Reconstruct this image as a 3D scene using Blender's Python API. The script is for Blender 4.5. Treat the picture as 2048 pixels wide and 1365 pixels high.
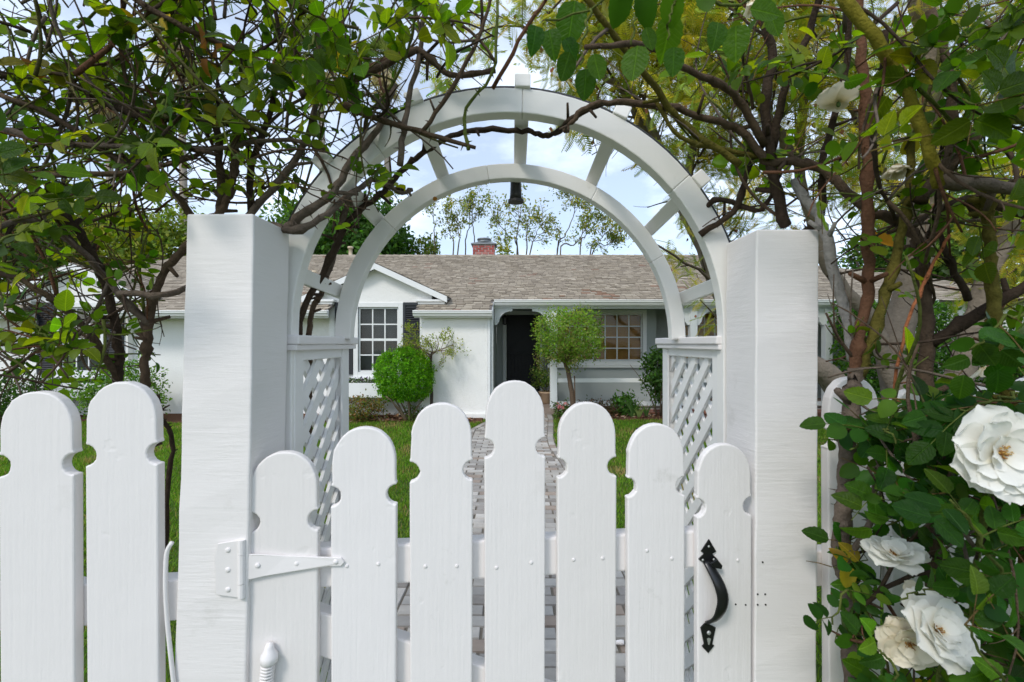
import bpy, math, random
import numpy as np
from mathutils import Vector, Matrix, Euler

random.seed(7)
RNG = np.random.default_rng(11)
scn = bpy.context.scene
COL = scn.collection
for o in list(bpy.data.objects):
    bpy.data.objects.remove(o)

# ------------------------------------------------------------------ camera, sky, sun, exposure
CZ = 1.56                      # eye height above the lawn
F = 910.0                      # focal length in pixels of the 2048 px wide photograph (16 mm lens)
UC, VC = 1024.0, 688.0         # principal column and horizon row


def at(u, v, Y):
    """direction of a photo pixel at depth Y (metres in front of the lens)"""
    return Vector(((u - UC) / F * Y, Y, CZ - (v - VC) / F * Y))


def px(p):
    return UC + F * p[0] / p[1], VC - F * (p[2] - CZ) / p[1]


cam_d = bpy.data.cameras.new('camera')
cam_d.sensor_width = 36.0
cam_d.lens = F / 2048 * 36.0
cam_d.shift_y = (VC - 682.5) / 2048
cam_d.clip_start = 0.02
cam_d.clip_end = 3000
cam_d.dof.use_dof = True
cam_d.dof.focus_distance = 3.5
cam_d.dof.aperture_fstop = 9.0
cam = bpy.data.objects.new('camera', cam_d)
COL.objects.link(cam)
cam.location = (0, 0, CZ)
cam.rotation_euler = (math.radians(90), 0, 0)
scn.camera = cam

SUN_EL, SUN_AZ = 44.0, -145.0   # azimuth clockwise from +Y (view direction): behind and to the left
world = bpy.data.worlds.new('World')
scn.world = world
world.use_nodes = True
wn, wl = world.node_tree.nodes, world.node_tree.links
wn.clear()
w_out = wn.new('ShaderNodeOutputWorld')
w_bg = wn.new('ShaderNodeBackground')
w_sky = wn.new('ShaderNodeTexSky')
w_sky.sky_type = 'NISHITA'
w_sky.sun_disc = False
w_sky.sun_elevation = math.radians(SUN_EL)
w_sky.sun_rotation = math.radians(SUN_AZ)
w_sky.altitude = 100
w_sky.air_density = 1.0
w_sky.dust_density = 1.0
w_sky.ozone_density = 1.6
w_tc = wn.new('ShaderNodeTexCoord')
w_map = wn.new('ShaderNodeMapping')
w_map.inputs['Scale'].default_value = (1.0, 1.0, 2.6)
w_map.inputs['Location'].default_value = (0.35, 0.2, 0.0)
w_noise = wn.new('ShaderNodeTexNoise')
w_noise.inputs['Scale'].default_value = 2.3
w_noise.inputs['Detail'].default_value = 7
w_noise.inputs['Roughness'].default_value = 0.58
w_ramp = wn.new('ShaderNodeValToRGB')
w_ramp.color_ramp.elements[0].position = 0.46
w_ramp.color_ramp.elements[0].color = (0.33, 0.33, 0.33, 1)
w_ramp.color_ramp.elements[1].position = 0.72
w_ramp.color_ramp.elements[1].color = (0.95, 0.95, 0.95, 1)
w_mix = wn.new('ShaderNodeMix')
w_mix.data_type = 'RGBA'
w_mix.inputs[7].default_value = (7.6, 8.5, 9.9, 1)      # thin white cloud
wl.new(w_tc.outputs['Generated'], w_map.inputs['Vector'])
wl.new(w_map.outputs['Vector'], w_noise.inputs['Vector'])
wl.new(w_noise.outputs['Fac'], w_ramp.inputs['Fac'])
wl.new(w_ramp.outputs['Color'], w_mix.inputs[0])
wl.new(w_sky.outputs['Color'], w_mix.inputs[6])
wl.new(w_mix.outputs[2], w_bg.inputs['Color'])
w_bg.inputs['Strength'].default_value = 0.14
wl.new(w_bg.outputs['Background'], w_out.inputs['Surface'])

sun_d = bpy.data.lights.new('sun', 'SUN')
sun_d.energy = 1.5
sun_d.angle = math.radians(14)
sun_d.color = (1.0, 0.955, 0.89)
sun = bpy.data.objects.new('sun', sun_d)
COL.objects.link(sun)
_a, _e = math.radians(SUN_AZ), math.radians(SUN_EL)
sun_dir = Vector((math.sin(_a) * math.cos(_e), math.cos(_a) * math.cos(_e), math.sin(_e)))
sun.rotation_euler = sun_dir.to_track_quat('Z', 'Y').to_euler()
sun.location = (-6, -8, 14)

scn.view_settings.view_transform = 'Standard'
scn.view_settings.look = 'None'
scn.view_settings.gamma = 1.0
scn.view_settings.exposure = 0.37
scn.view_settings.use_curve_mapping = False
scn.render.engine = 'CYCLES'
scn.cycles.use_denoising = True
scn.cycles.max_bounces = 8
scn.cycles.diffuse_bounces = 4
scn.cycles.transmission_bounces = 5
scn.cycles.transparent_max_bounces = 10
scn.cycles.caustics_reflective = False
scn.cycles.caustics_refractive = False

# ------------------------------------------------------------------ material helpers
MATS = {}


class NT:
    def __init__(self, name):
        self.m = bpy.data.materials.new(name)
        self.m.use_nodes = True
        self.n = self.m.node_tree.nodes
        self.l = self.m.node_tree.links
        self.p = self.n['Principled BSDF']
        self.out = self.n['Material Output']
        MATS[name] = self.m

    def new(self, t, **kw):
        nd = self.n.new(t)
        for k, v in kw.items():
            if k in nd.inputs:
                nd.inputs[k].default_value = v
            else:
                setattr(nd, k, v)
        return nd

    def link(self, a, b):
        self.l.new(a, b)

    def coords(self, scale=(1, 1, 1), kind='Object'):
        tc = self.new('ShaderNodeTexCoord')
        mp = self.new('ShaderNodeMapping')
        mp.inputs['Scale'].default_value = scale
        self.link(tc.outputs[kind], mp.inputs['Vector'])
        return mp.outputs['Vector']

    def noise(self, scale, detail=4, rough=0.55, vscale=(1, 1, 1), kind='Object', dist=0.0):
        nz = self.new('ShaderNodeTexNoise')
        nz.inputs['Scale'].default_value = scale
        nz.inputs['Detail'].default_value = detail
        nz.inputs['Roughness'].default_value = rough
        nz.inputs['Distortion'].default_value = dist
        self.link(self.coords(vscale, kind), nz.inputs['Vector'])
        return nz.outputs['Fac']

    def ramp(self, fac, stops):
        r = self.new('ShaderNodeValToRGB')
        el = r.color_ramp.elements
        while len(el) < len(stops):
            el.new(0.5)
        for e, (p, c) in zip(el, stops):
            e.position = p
            e.color = (*c, 1) if len(c) == 3 else c
        self.link(fac, r.inputs['Fac'])
        return r.outputs['Color']

    def mix(self, fac, a, b, mode='MIX'):
        m = self.new('ShaderNodeMix')
        m.data_type = 'RGBA'
        m.blend_type = mode
        for sock, val in ((m.inputs[0], fac), (m.inputs[6], a), (m.inputs[7], b)):
            if isinstance(val, (int, float)):
                sock.default_value = val
            elif isinstance(val, tuple):
                sock.default_value = (*val, 1)
            else:
                self.link(val, sock)
        return m.outputs[2]

    def math(self, op, a, b):
        m = self.new('ShaderNodeMath')
        m.operation = op
        for sock, val in ((m.inputs[0], a), (m.inputs[1], b)):
            if isinstance(val, (int, float)):
                sock.default_value = val
            else:
                self.link(val, sock)
        return m.outputs[0]

    def bump(self, h, strength=0.4, dist=0.002):
        b = self.new('ShaderNodeBump')
        b.inputs['Strength'].default_value = strength
        b.inputs['Distance'].default_value = dist
        self.link(h, b.inputs['Height'])
        self.link(b.outputs['Normal'], self.p.inputs['Normal'])

    def base(self, c, rough=0.5, spec=0.5):
        if isinstance(c, tuple):
            self.p.inputs['Base Color'].default_value = (*c, 1)
        else:
            self.link(c, self.p.inputs['Base Color'])
        self.p.inputs['Roughness'].default_value = rough
        self.p.inputs['Specular IOR Level'].default_value = spec


def paint(name, base, grain, rough=0.55, dirt=0.16, bstr=0.5, bdist=0.0016):
    t = NT(name)
    n1 = t.noise(4.0, 5)
    n2 = t.noise(7.0, 9, 0.7)
    n3 = t.noise(2.2, 3, 0.5)
    c = t.mix(n1, tuple(x * 0.95 for x in base), tuple(min(1, x * 1.03) for x in base))
    st = t.ramp(n2, [(0.60, (0, 0, 0)), (0.80, (1, 1, 1))])
    st2 = t.ramp(n3, [(0.45, (0, 0, 0)), (0.62, (1, 1, 1))])
    stf = t.math('MULTIPLY', t.math('MULTIPLY', st, st2), dirt * 3)
    c = t.mix(stf, c, (0.42, 0.40, 0.35))
    oi = t.new('ShaderNodeObjectInfo')
    c = t.mix(oi.outputs['Random'], c, t.mix(1.0, c, (0.955, 0.95, 0.935), 'MULTIPLY'))
    t.base(c, rough, 0.35)
    if grain == 'saw':        # rough-sawn post: horizontal blade marks
        a = t.noise(8.0, 5, 0.66, (1.0, 1.0, 11.0), dist=0.4)
        b = t.noise(70.0, 4, 0.6)
        g = t.ramp(t.noise(3.3, 3, 0.6), [(0.35, (0, 0, 0)), (0.68, (1, 1, 1))])
        h = t.math('ADD', t.math('MULTIPLY', a, t.math('ADD', g, 0.15)), t.math('MULTIPLY', b, 0.14))
    elif grain == 'vert':     # brushed paint over vertical wood grain
        a = t.noise(95.0, 4, 0.6, (1.0, 1.0, 0.045), dist=0.35)
        b = t.noise(170.0, 2, 0.5)
        g = t.noise(9.0, 3, 0.6)
        d_ = t.ramp(t.noise(16.0, 3, 0.55), [(0.66, (0, 0, 0)), (0.74, (1, 1, 1))])
        h = t.math('ADD', t.math('ADD', t.math('MULTIPLY', a, 0.65), t.math('MULTIPLY', b, 0.16)), t.math('MULTIPLY', g, 0.7))
        h = t.math('SUBTRACT', h, t.math('MULTIPLY', d_, 0.35))
    elif grain == 'horiz':
        a = t.noise(26.0, 5, 0.62, (0.09, 0.09, 1.0), dist=0.3)
        b = t.noise(150.0, 2, 0.5)
        h = t.math('ADD', t.math('MULTIPLY', a, 0.8), t.math('MULTIPLY', b, 0.16))
    else:                     # stucco
        a = t.noise(28.0, 5, 0.6)
        b = t.noise(2.0, 3, 0.5)
        h = t.math('ADD', a, t.math('MULTIPLY', b, 1.2))
    t.bump(h, bstr, bdist)
    return t.m


paint('paint_picket', (0.815, 0.780, 0.770), 'vert', 0.5, 0.30, 0.6, 0.0026)
paint('paint_rail', (0.815, 0.780, 0.770), 'horiz', 0.5, 0.12, 0.4)
paint('paint_post', (0.805, 0.772, 0.762), 'saw', 0.55, 0.16, 0.5, 0.0034)
paint('paint_arch', (0.82, 0.805, 0.77), 'horiz', 0.55, 0.34, 0.45)
paint('paint_lattice', (0.82, 0.81, 0.79), 'vert', 0.55, 0.22, 0.45)
paint('stucco', (0.87, 0.865, 0.85), 'stucco', 0.85, 0.07, 0.7, 0.010)
paint('trim', (0.80, 0.81, 0.81), 'horiz', 0.45, 0.06, 0.25)
paint('porch_paint', (0.68, 0.71, 0.71), 'vert', 0.5, 0.05, 0.2)
paint('porch_wall', (0.37, 0.41, 0.41), 'stucco', 0.7, 0.05, 0.4, 0.006)

t = NT('black_iron')
t.base(t.mix(t.noise(40, 5), (0.006, 0.006, 0.007), (0.014, 0.014, 0.015)), 0.28, 0.5)
t.bump(t.noise(90, 3), 0.25, 0.0006)
t = NT('black_plastic')
t.base(t.mix(t.noise(30, 5), (0.012, 0.012, 0.012), (0.03, 0.028, 0.024)), 0.55, 0.4)
t = NT('shutter_paint')
t.base(t.mix(t.noise(8, 4), (0.012, 0.014, 0.018), (0.022, 0.025, 0.03)), 0.4, 0.5)
t = NT('door_paint')
t.base(t.mix(t.noise(5, 4), (0.008, 0.009, 0.011), (0.016, 0.017, 0.02)), 0.5, 0.3)
t = NT('screw_metal')
t.base(t.mix(t.noise(60, 4), (0.42, 0.44, 0.43), (0.6, 0.6, 0.58)), 0.45, 0.5)
t.p.inputs['Metallic'].default_value = 0.6
t = NT('galvanised')
t.base(t.mix(t.noise(14, 5), (0.16, 0.18, 0.19), (0.32, 0.34, 0.35)), 0.5, 0.5)
t.p.inputs['Metallic'].default_value = 0.5
t = NT('pipe_tan')
t.base(t.mix(t.noise(8, 5), (0.50, 0.40, 0.28), (0.62, 0.52, 0.38)), 0.7, 0.3)
t = NT('terracotta')
t.base(t.mix(t.noise(12, 5), (0.40, 0.27, 0.17), (0.52, 0.38, 0.26)), 0.8, 0.3)
t = NT('mortar')
t.base(t.mix(t.noise(30, 5), (0.42, 0.40, 0.37), (0.55, 0.53, 0.50)), 0.9, 0.2)
t = NT('room_dark')
t.base(t.mix(t.noise(3, 3), (0.03, 0.028, 0.025), (0.06, 0.055, 0.05)), 0.9, 0.1)
t = NT('window_shade')
t.base(t.mix(t.noise(60, 3), (0.15, 0.155, 0.155), (0.20, 0.20, 0.20)), 0.9, 0.1)
t = NT('blind_wood')
t.base(t.mix(t.noise(6, 6, 0.6, (1, 1, 14)), (0.58, 0.28, 0.075), (0.80, 0.47, 0.16)), 0.55, 0.3)
t = NT('lamp_glow')
t.p.inputs['Emission Color'].default_value = (1.0, 0.72, 0.38, 1)
t.p.inputs['Emission Strength'].default_value = 6.0
t.base(t.mix(t.noise(5, 2), (0.8, 0.7, 0.5), (0.85, 0.75, 0.55)), 0.4)

t = NT('glass')
fr = t.new('ShaderNodeFresnel')
fr.inputs['IOR'].default_value = 1.33
gl = t.new('ShaderNodeBsdfGlossy')
gl.inputs['Roughness'].default_value = 0.03
bn = t.new('ShaderNodeBump')
bn.inputs['Strength'].default_value = 0.15
bn.inputs['Distance'].default_value = 0.004
t.link(t.noise(3.0, 2), bn.inputs['Height'])
t.link(bn.outputs['Normal'], gl.inputs['Normal'])
tr = t.new('ShaderNodeBsdfTransparent')
tr.inputs['Color'].default_value = (0.92, 0.93, 0.92, 1)
ms = t.new('ShaderNodeMixShader')
t.link(t.math('MULTIPLY', fr.outputs['Fac'], 1.0), ms.inputs[0])
t.link(tr.outputs[0], ms.inputs[1])
t.link(gl.outputs[0], ms.inputs[2])
t.link(ms.outputs[0], t.out.inputs['Surface'])


def attr_mat(name, rough, spec, bump=None, trans=None, var=0.0, tint=(2.0, 2.2, 0.9), vr=(0.72, 1.25)):
    """colour from the mesh's own Col attribute, with a little noise on top"""
    t = NT(name)
    a = t.new('ShaderNodeAttribute')
    a.attribute_name = 'Col'
    c = a.outputs['Color']
    if var:
        n = t.noise(var, 4)
        c = t.mix(n, t.mix(1.0, c, (vr[0],) * 3, 'MULTIPLY'), t.mix(1.0, c, (vr[1],) * 3, 'MULTIPLY'))
    t.base(c, rough, spec)
    if bump:
        t.bump(t.noise(bump[0], 5, 0.6, bump[3] if len(bump) > 3 else (1, 1, 1)), bump[1], bump[2])
    if trans:
        tb = t.new('ShaderNodeBsdfTranslucent')
        t.link(t.mix(1.0, c, tint, 'MULTIPLY'), tb.inputs['Color'])
        mx = t.new('ShaderNodeMixShader')
        mx.inputs[0].default_value = trans
        t.link(t.p.outputs[0], mx.inputs[1])
        t.link(tb.outputs[0], mx.inputs[2])
        t.link(mx.outputs[0], t.out.inputs['Surface'])
    return t.m


attr_mat('shingle', 0.9, 0.15, (70, 0.5, 0.004), var=9)
attr_mat('paver', 0.85, 0.25, (60, 0.5, 0.003), var=14)
attr_mat('brick', 0.85, 0.2, (60, 0.5, 0.003), var=20)
attr_mat('rose_leaf', 0.40, 0.13, (60, 0.35, 0.0012), trans=0.50, var=30, tint=(2.6, 2.7, 0.35))
attr_mat('tree_leaf', 0.55, 0.2, trans=0.45, tint=(2.2, 2.3, 0.7))
attr_mat('far_leaf', 0.6, 0.25, trans=0.35, tint=(1.8, 1.9, 0.8))
attr_mat('grass', 0.65, 0.12, trans=0.35, tint=(1.8, 1.9, 0.7))
attr_mat('petal', 0.55, 0.25, trans=0.30, tint=(1.05, 1.05, 1.0))
attr_mat('bark', 0.95, 0.08, (160, 1.0, 0.005), var=55, vr=(0.35, 1.6))
attr_mat('tree_bark', 0.95, 0.15, (16, 1.0, 0.03), var=9)
attr_mat('mulch_chip', 0.95, 0.1, var=30)

t = NT('lawn_soil')
n1 = t.noise(0.9, 5)
n2 = t.noise(14, 5)
c = t.mix(n2, (0.035, 0.065, 0.012), (0.075, 0.12, 0.022))
c = t.mix(t.ramp(n1, [(0.52, (0, 0, 0)), (0.66, (0.8, 0.8, 0.8))]), c, (0.16, 0.12, 0.06))
t.base(c, 0.95, 0.1)
t.bump(n2, 0.6, 0.02)
t = NT('mulch')
c = t.mix(t.noise(38, 6, 0.7), (0.045, 0.022, 0.012), (0.20, 0.10, 0.06))
t.base(c, 0.95, 0.1)
t.bump(t.noise(30, 6, 0.7), 1.0, 0.03)
t = NT('sand_joint')
t.base(t.mix(t.noise(60, 5), (0.13, 0.115, 0.095), (0.24, 0.21, 0.17)), 0.95, 0.1)
t = NT('porch_floor')
t.base(t.mix(t.noise(9, 5), (0.22, 0.17, 0.14), (0.34, 0.28, 0.24)), 0.8, 0.2)

# ------------------------------------------------------------------ object helpers
MW = {}      # object name -> its world matrix


def thing(name, label, cat, loc=(0, 0, 0), rotz=0.0, group=None):
    o = bpy.data.objects.new(name, None)
    COL.objects.link(o)
    o.empty_display_size = 0.2
    o.location = loc
    o.rotation_euler = (0, 0, rotz)
    o['label'] = label
    o['category'] = cat
    if group:
        o['group'] = group
    MW[o.name] = Matrix.Translation(loc) @ Matrix.Rotation(rotz, 4, 'Z')
    return o


class MB:
    def __init__(self):
        self.v, self.f, self.c = [], [], []

    def add(self, verts, faces, col=(1, 1, 1)):
        b = len(self.v)
        self.v.extend([tuple(p) for p in verts])
        self.f.extend([tuple(i + b for i in f) for f in faces])
        self.c.extend([col] * len(verts))
        return self

    def box(self, x0, x1, y0, y1, z0, z1, col=(1, 1, 1)):
        vs = [(x0, y0, z0), (x1, y0, z0), (x1, y1, z0), (x0, y1, z0), (x0, y0, z1), (x1, y0, z1), (x1, y1, z1), (x0, y1, z1)]
        return self.add(vs, [(0, 3, 2, 1), (4, 5, 6, 7), (0, 1, 5, 4), (1, 2, 6, 5), (2, 3, 7, 6), (3, 0, 4, 7)], col)

    def hexa(self, vs, col=(1, 1, 1)):
        return self.add(vs, [(0, 3, 2, 1), (4, 5, 6, 7), (0, 1, 5, 4), (1, 2, 6, 5), (2, 3, 7, 6), (3, 0, 4, 7)], col)

    def prism(self, poly, fn, t0, t1, col=(1, 1, 1)):
        """2-D outline (counter-clockwise) swept from t0 to t1; fn(a, b, t) -> point"""
        n = len(poly)
        vs = [fn(a, b, t0) for a, b in poly] + [fn(a, b, t1) for a, b in poly]
        fs = [tuple(range(n)), tuple(range(2 * n - 1, n - 1, -1))]
        fs += [(i, i + n, (i + 1) % n + n, (i + 1) % n) for i in range(n)]
        return self.add(vs, fs, col)

    def bar(self, a, b, w, h, up=(0, 0, 1), col=(1, 1, 1)):
        a, b = Vector(a), Vector(b)
        d = (b - a).normalized()
        s = d.cross(Vector(up)).normalized() * (w / 2)
        n = s.cross(d).normalized() * (h / 2)
        vs = [a - s - n, a + s - n, b + s - n, b - s - n, a - s + n, a + s + n, b + s + n, b - s + n]
        return self.hexa(vs, col)

    def tube(self, pts, rad, sides=6, col=(1, 1, 1), cap=True):
        vs, fs = tube_geo(pts, rad, sides, cap)
        return self.add(vs, fs, col)

    def lathe(self, prof, centre, n=16, col=(1, 1, 1)):
        vs, fs = [], []
        for r, z in prof:
            for k in range(n):
                a = 2 * math.pi * k / n
                vs.append((centre[0] + r * math.cos(a), centre[1] + r * math.sin(a), centre[2] + z))
        for i in range(len(prof) - 1):
            for k in range(n):
                k2 = (k + 1) % n
                fs.append((i * n + k, i * n + k2, (i + 1) * n + k2, (i + 1) * n + k))
        fs.append(tuple(range(n - 1, -1, -1)))
        fs.append(tuple((len(prof) - 1) * n + k for k in range(n)))
        return self.add(vs, fs, col)


def tube_geo(pts, rad, sides=6, cap=True):
    pts = [Vector(p) for p in pts]
    n = len(pts)
    vs, fs = [], []
    d = (pts[1] - pts[0]).normalized()
    ref = Vector((0, 0, 1)) if abs(d.z) < 0.9 else Vector((1, 0, 0))
    s = d.cross(ref).normalized()
    for i in range(n):
        if i < n - 1:
            d = (pts[i + 1] - pts[i])
        else:
            d = (pts[i] - pts[i - 1])
        if d.length < 1e-9:
            d = Vector((0, 0, 1))
        d.normalize()
        s = (s - d * s.dot(d))
        if s.length < 1e-6:
            s = d.orthogonal()
        s.normalize()
        b = d.cross(s)
        r = rad[i]
        for k in range(sides):
            a = 2 * math.pi * k / sides
            vs.append(pts[i] + (s * math.cos(a) + b * math.sin(a)) * r)
    for i in range(n - 1):
        for k in range(sides):
            k2 = (k + 1) % sides
            fs.append((i * sides + k, i * sides + k2, (i + 1) * sides + k2, (i + 1) * sides + k))
    if cap:
        fs.append(tuple(range(sides - 1, -1, -1)))
        fs.append(tuple((n - 1) * sides + k for k in range(sides)))
    return vs, fs


def make_mesh(name, mb, mat, smooth=False):
    me = bpy.data.meshes.new(name)
    me.from_pydata(mb.v, [], mb.f)
    if mb.c:
        a = me.color_attributes.new('Col', 'FLOAT_COLOR', 'POINT')
        arr = np.ones((len(mb.v), 4), dtype=np.float32)
        arr[:, :3] = np.array(mb.c, dtype=np.float32)
        a.data.foreach_set('color', arr.ravel())
    me.materials.append(MATS[mat])
    if smooth:
        me.polygons.foreach_set('use_smooth', [True] * len(me.polygons))
    me.update()
    return me


def mesh_np(name, verts, faces, mat, cols=None, smooth=False):
    me = bpy.data.meshes.new(name)
    verts = np.ascontiguousarray(verts, dtype=np.float32)
    faces = np.ascontiguousarray(faces, dtype=np.int32)
    k = faces.shape[1]
    me.vertices.add(len(verts))
    me.vertices.foreach_set('co', verts.ravel())
    me.loops.add(faces.size)
    me.loops.foreach_set('vertex_index', faces.ravel())
    me.polygons.add(len(faces))
    me.polygons.foreach_set('loop_start', np.arange(0, faces.size, k, dtype=np.int32))
    if cols is not None:
        a = me.color_attributes.new('Col', 'FLOAT_COLOR', 'POINT')
        arr = np.ones((len(verts), 4), dtype=np.float32)
        arr[:, :3] = cols
        a.data.foreach_set('color', arr.ravel())
    me.materials.append(MATS[mat])
    if smooth:
        me.polygons.foreach_set('use_smooth', np.ones(len(faces), dtype=bool))
    me.update(calc_edges=True)
    me.validate()
    return me


def tag(o, label, cat, group=None, kind=None):
    o['label'] = label
    o['category'] = cat
    if group:
        o['group'] = group
    if kind:
        o['kind'] = kind
    return o


def link_mesh(name, me, parent=None, stuff=False, world=True):
    """mesh whose vertices are in world space (or in the parent's space if world is False)"""
    o = bpy.data.objects.new(name, me)
    COL.objects.link(o)
    if parent is not None:
        o.parent = parent
        if world:
            o.matrix_basis = MW[parent.name].inverted()
            MW[o.name] = Matrix.Identity(4)
        else:
            MW[o.name] = MW[parent.name]
    else:
        MW[o.name] = Matrix.Identity(4)
    if stuff:
        o['kind'] = 'stuff'
    return o


def part(name, mb, mat, parent=None, world=True, smooth=False, bevel=0.0, stuff=False):
    o = link_mesh(name, make_mesh(name, mb, mat, smooth), parent, stuff, world)
    if bevel:
        m = o.modifiers.new('bevel', 'BEVEL')
        m.width = bevel
        m.segments = 2
        m.limit_method = 'ANGLE'
        m.angle_limit = math.radians(40)
    return o


def place(name, me, mat4, parent):
    """an instance of shared mesh data as a child, at world matrix mat4"""
    o = bpy.data.objects.new(name, me)
    COL.objects.link(o)
    o.parent = parent
    o.matrix_basis = MW[parent.name].inverted() @ mat4
    MW[o.name] = mat4
    return o


def smooth_path(pts, n, jitter=0.0, rng=random):
    """Catmull-Rom through control points (tuples of floats), n samples"""
    P = [Vector(p) for p in pts]
    if len(P) == 2:
        P.insert(1, (P[0] + P[1]) * 0.5)
    ext = [P[0] * 2 - P[1]] + P + [P[-1] * 2 - P[-2]]
    out = []
    segs = len(P) - 1
    for i in range(n):
        tt = i / (n - 1) * segs
        k = min(int(tt), segs - 1)
        f = tt - k
        p0, p1, p2, p3 = ext[k:k + 4]
        q = 0.5 * ((2 * p1) + (p2 - p0) * f + (2 * p0 - 5 * p1 + 4 * p2 - p3) * f * f + (3 * p1 - p0 - 3 * p2 + p3) * f ** 3)
        if jitter and 0 < i < n - 1:
            q = q + Vector((rng.gauss(0, jitter), rng.gauss(0, jitter), rng.gauss(0, jitter)))
        out.append(q)
    return out


def lerp_tab(tab, x):
    xs = [a for a, _ in tab]
    return float(np.interp(x, xs, [b for _, b in tab]))


# ------------------------------------------------------------------ batches of small leaves
def leaf_base(n=6, width=0.36, fold=0.22, curl=0.18, serr=0.05, pw=0.85):
    """leaf along +X, length 1, normal +Z; returns verts, faces (quads, tips as thin quads)"""
    mid, le, ri = [], [], []
    for i in range(n + 1):
        x = i / n
        w = width * (1 - abs(2 * (x ** pw) - 1) ** 2.1) ** 0.62 * (1 - 0.75 * max(0, x - 0.55) ** 1.6) if 0 < i < n else 0.012
        if 0 < i < n:
            w *= 1 + serr * (1 if i % 2 else -1)
        z = -curl * x * x
        mid.append((x, 0, z))
        le.append((x, w, z + fold * w))
        ri.append((x, -w, z + fold * w))
    vs = mid + le + ri
    m = n + 1
    fs = []
    for i in range(n):
        fs.append((i, i + 1, m + i + 1, m + i))
        fs.append((i, 2 * m + i, 2 * m + i + 1, i + 1))
    return np.array(vs, dtype=np.float64), np.array(fs, dtype=np.int64)


RHOMB_V = np.array([(0, 0, 0), (0.45, 0.26, 0.05), (1, 0, -0.06), (0.45, -0.26, 0.05)], dtype=np.float64)
RHOMB_F = np.array([(0, 3, 2, 1)], dtype=np.int64)


def frames(dirs, normals):
    """orthonormal frames: x along dirs, z near normals -> (K,3,3) with columns x,y,z"""
    x = dirs / (np.linalg.norm(dirs, axis=1, keepdims=True) + 1e-9)
    z = normals - x * np.sum(normals * x, axis=1, keepdims=True)
    z /= (np.linalg.norm(z, axis=1, keepdims=True) + 1e-9)
    y = np.cross(z, x)
    return np.stack([x, y, z], axis=2)


def batch(base, pos, R, scale, cols, colj=0.12, rng=RNG):
    V, Fc = base
    K, n = len(pos), len(V)
    w = np.einsum('kij,nj->kni', R, V) * np.asarray(scale).reshape(-1, 1, 1) + pos[:, None, :]
    f = (Fc[None] + (np.arange(K) * n)[:, None, None]).reshape(-1, Fc.shape[1])
    c = np.repeat(cols, n, axis=0)
    return w.reshape(-1, 3), f, np.clip(c, 0.002, 1)


def rand_dirs(K, rng=RNG):
    d = rng.normal(size=(K, 3))
    return d / np.linalg.norm(d, axis=1, keepdims=True)


def pal(K, colours, jit=0.15, weights=None, rng=RNG):
    colours = np.array(colours, dtype=np.float64)
    idx = rng.choice(len(colours), size=K, p=weights)
    c = colours[idx] * (1 + rng.normal(0, jit, size=(K, 1))) * (1 + rng.normal(0, jit * 0.35, size=(K, 3)))
    return np.clip(c, 0.004, 1)


def crown_points(centre, rad, n_clump, per, spread, shell=0.55, rng=RNG, uneven=1.0):
    """leaf positions in clumps through an uneven ellipsoid; clumps sit mostly towards the outside"""
    c = np.array(centre, dtype=float)
    rad = np.array(rad, dtype=float)
    d = rand_dirs(n_clump, rng)
    r = shell + (1 - shell) * rng.random(n_clump) ** 0.7
    bump = 1 + uneven * 0.16 * np.sin(3.1 * d[:, 0] + 4.3 * d[:, 2] + 1.7) + uneven * 0.12 * np.sin(5.7 * d[:, 1] - 4.1 * d[:, 2])
    cc = c + d * (r * bump)[:, None] * rad
    pts = np.repeat(cc, per, axis=0) + rng.normal(0, spread, size=(n_clump * per, 3))
    out = np.repeat(d, per, axis=0)
    return pts, out


def foliage(name, pts, out, size, colours, mat, parent, base=None, up=0.5, jit=0.2, weights=None, rng=RNG, clump=None):
    K = len(pts)
    nrm = out * 0.6 + np.array([0, 0, up]) + rng.normal(0, 0.45, size=(K, 3))
    dirs = rand_dirs(K, rng) + out * 0.35
    R = frames(dirs, nrm)
    sc = size * (0.7 + 0.6 * rng.random(K))
    cols = pal(K, colours, jit, weights, rng)
    if clump:
        nb = (K + clump - 1) // clump
        cols = cols * np.repeat(0.75 + 0.5 * rng.random((nb, 1)), clump, axis=0)[:K]
    v, f, c = batch(base or (RHOMB_V, RHOMB_F), pts, R, sc, cols)
    return link_mesh(name, mesh_np(name, v, f, mat, c, smooth=True), parent, stuff=True)


# ================================================================== SETTING
# ---- lawn and ground sheet
g = MB()
g.box(-900, 900, -60, 1500, -0.5, 0.0, (1, 1, 1))
ground = part('lawn', g, 'lawn_soil')
tag(ground, 'green lawn ground spreading behind the picket fence to the house', 'lawn', kind='structure')

# path edges as function of depth
XL = [(0.6, -0.80), (2.2, -0.78), (4, -0.74), (6.5, -0.76), (8.2, -0.76), (8.8, -0.60), (9.4, -0.42), (10.2, -0.38)]
XR = [(0.6, 0.88), (2.2, 0.86), (4, 0.84), (5.5, 0.76), (6.9, 0.66), (7.5, 0.68), (8.6, 0.78), (9.4, 0.85), (10.2, 0.86)]


def path_lr(y):
    return lerp_tab(XL, y), lerp_tab(XR, y)


PY0, PY1 = 1.25, 10.02
g = MB()
ys = np.linspace(PY0, PY1, 40)
for i in range(39):
    a, b = path_lr(ys[i]), path_lr(ys[i + 1])
    g.hexa([(a[0] - .02, ys[i], -0.03), (a[1] + .02, ys[i], -0.03), (b[1] + .02, ys[i + 1], -0.03), (b[0] - .02, ys[i + 1], -0.03),
            (a[0] - .02, ys[i], 0.006), (a[1] + .02, ys[i], 0.006), (b[1] + .02, ys[i + 1], 0.006), (b[0] - .02, ys[i + 1], 0.006)])
path = part('path', g, 'sand_joint')
tag(path, 'grey brick paver path leading from the gate to the porch', 'path', kind='structure')

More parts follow.
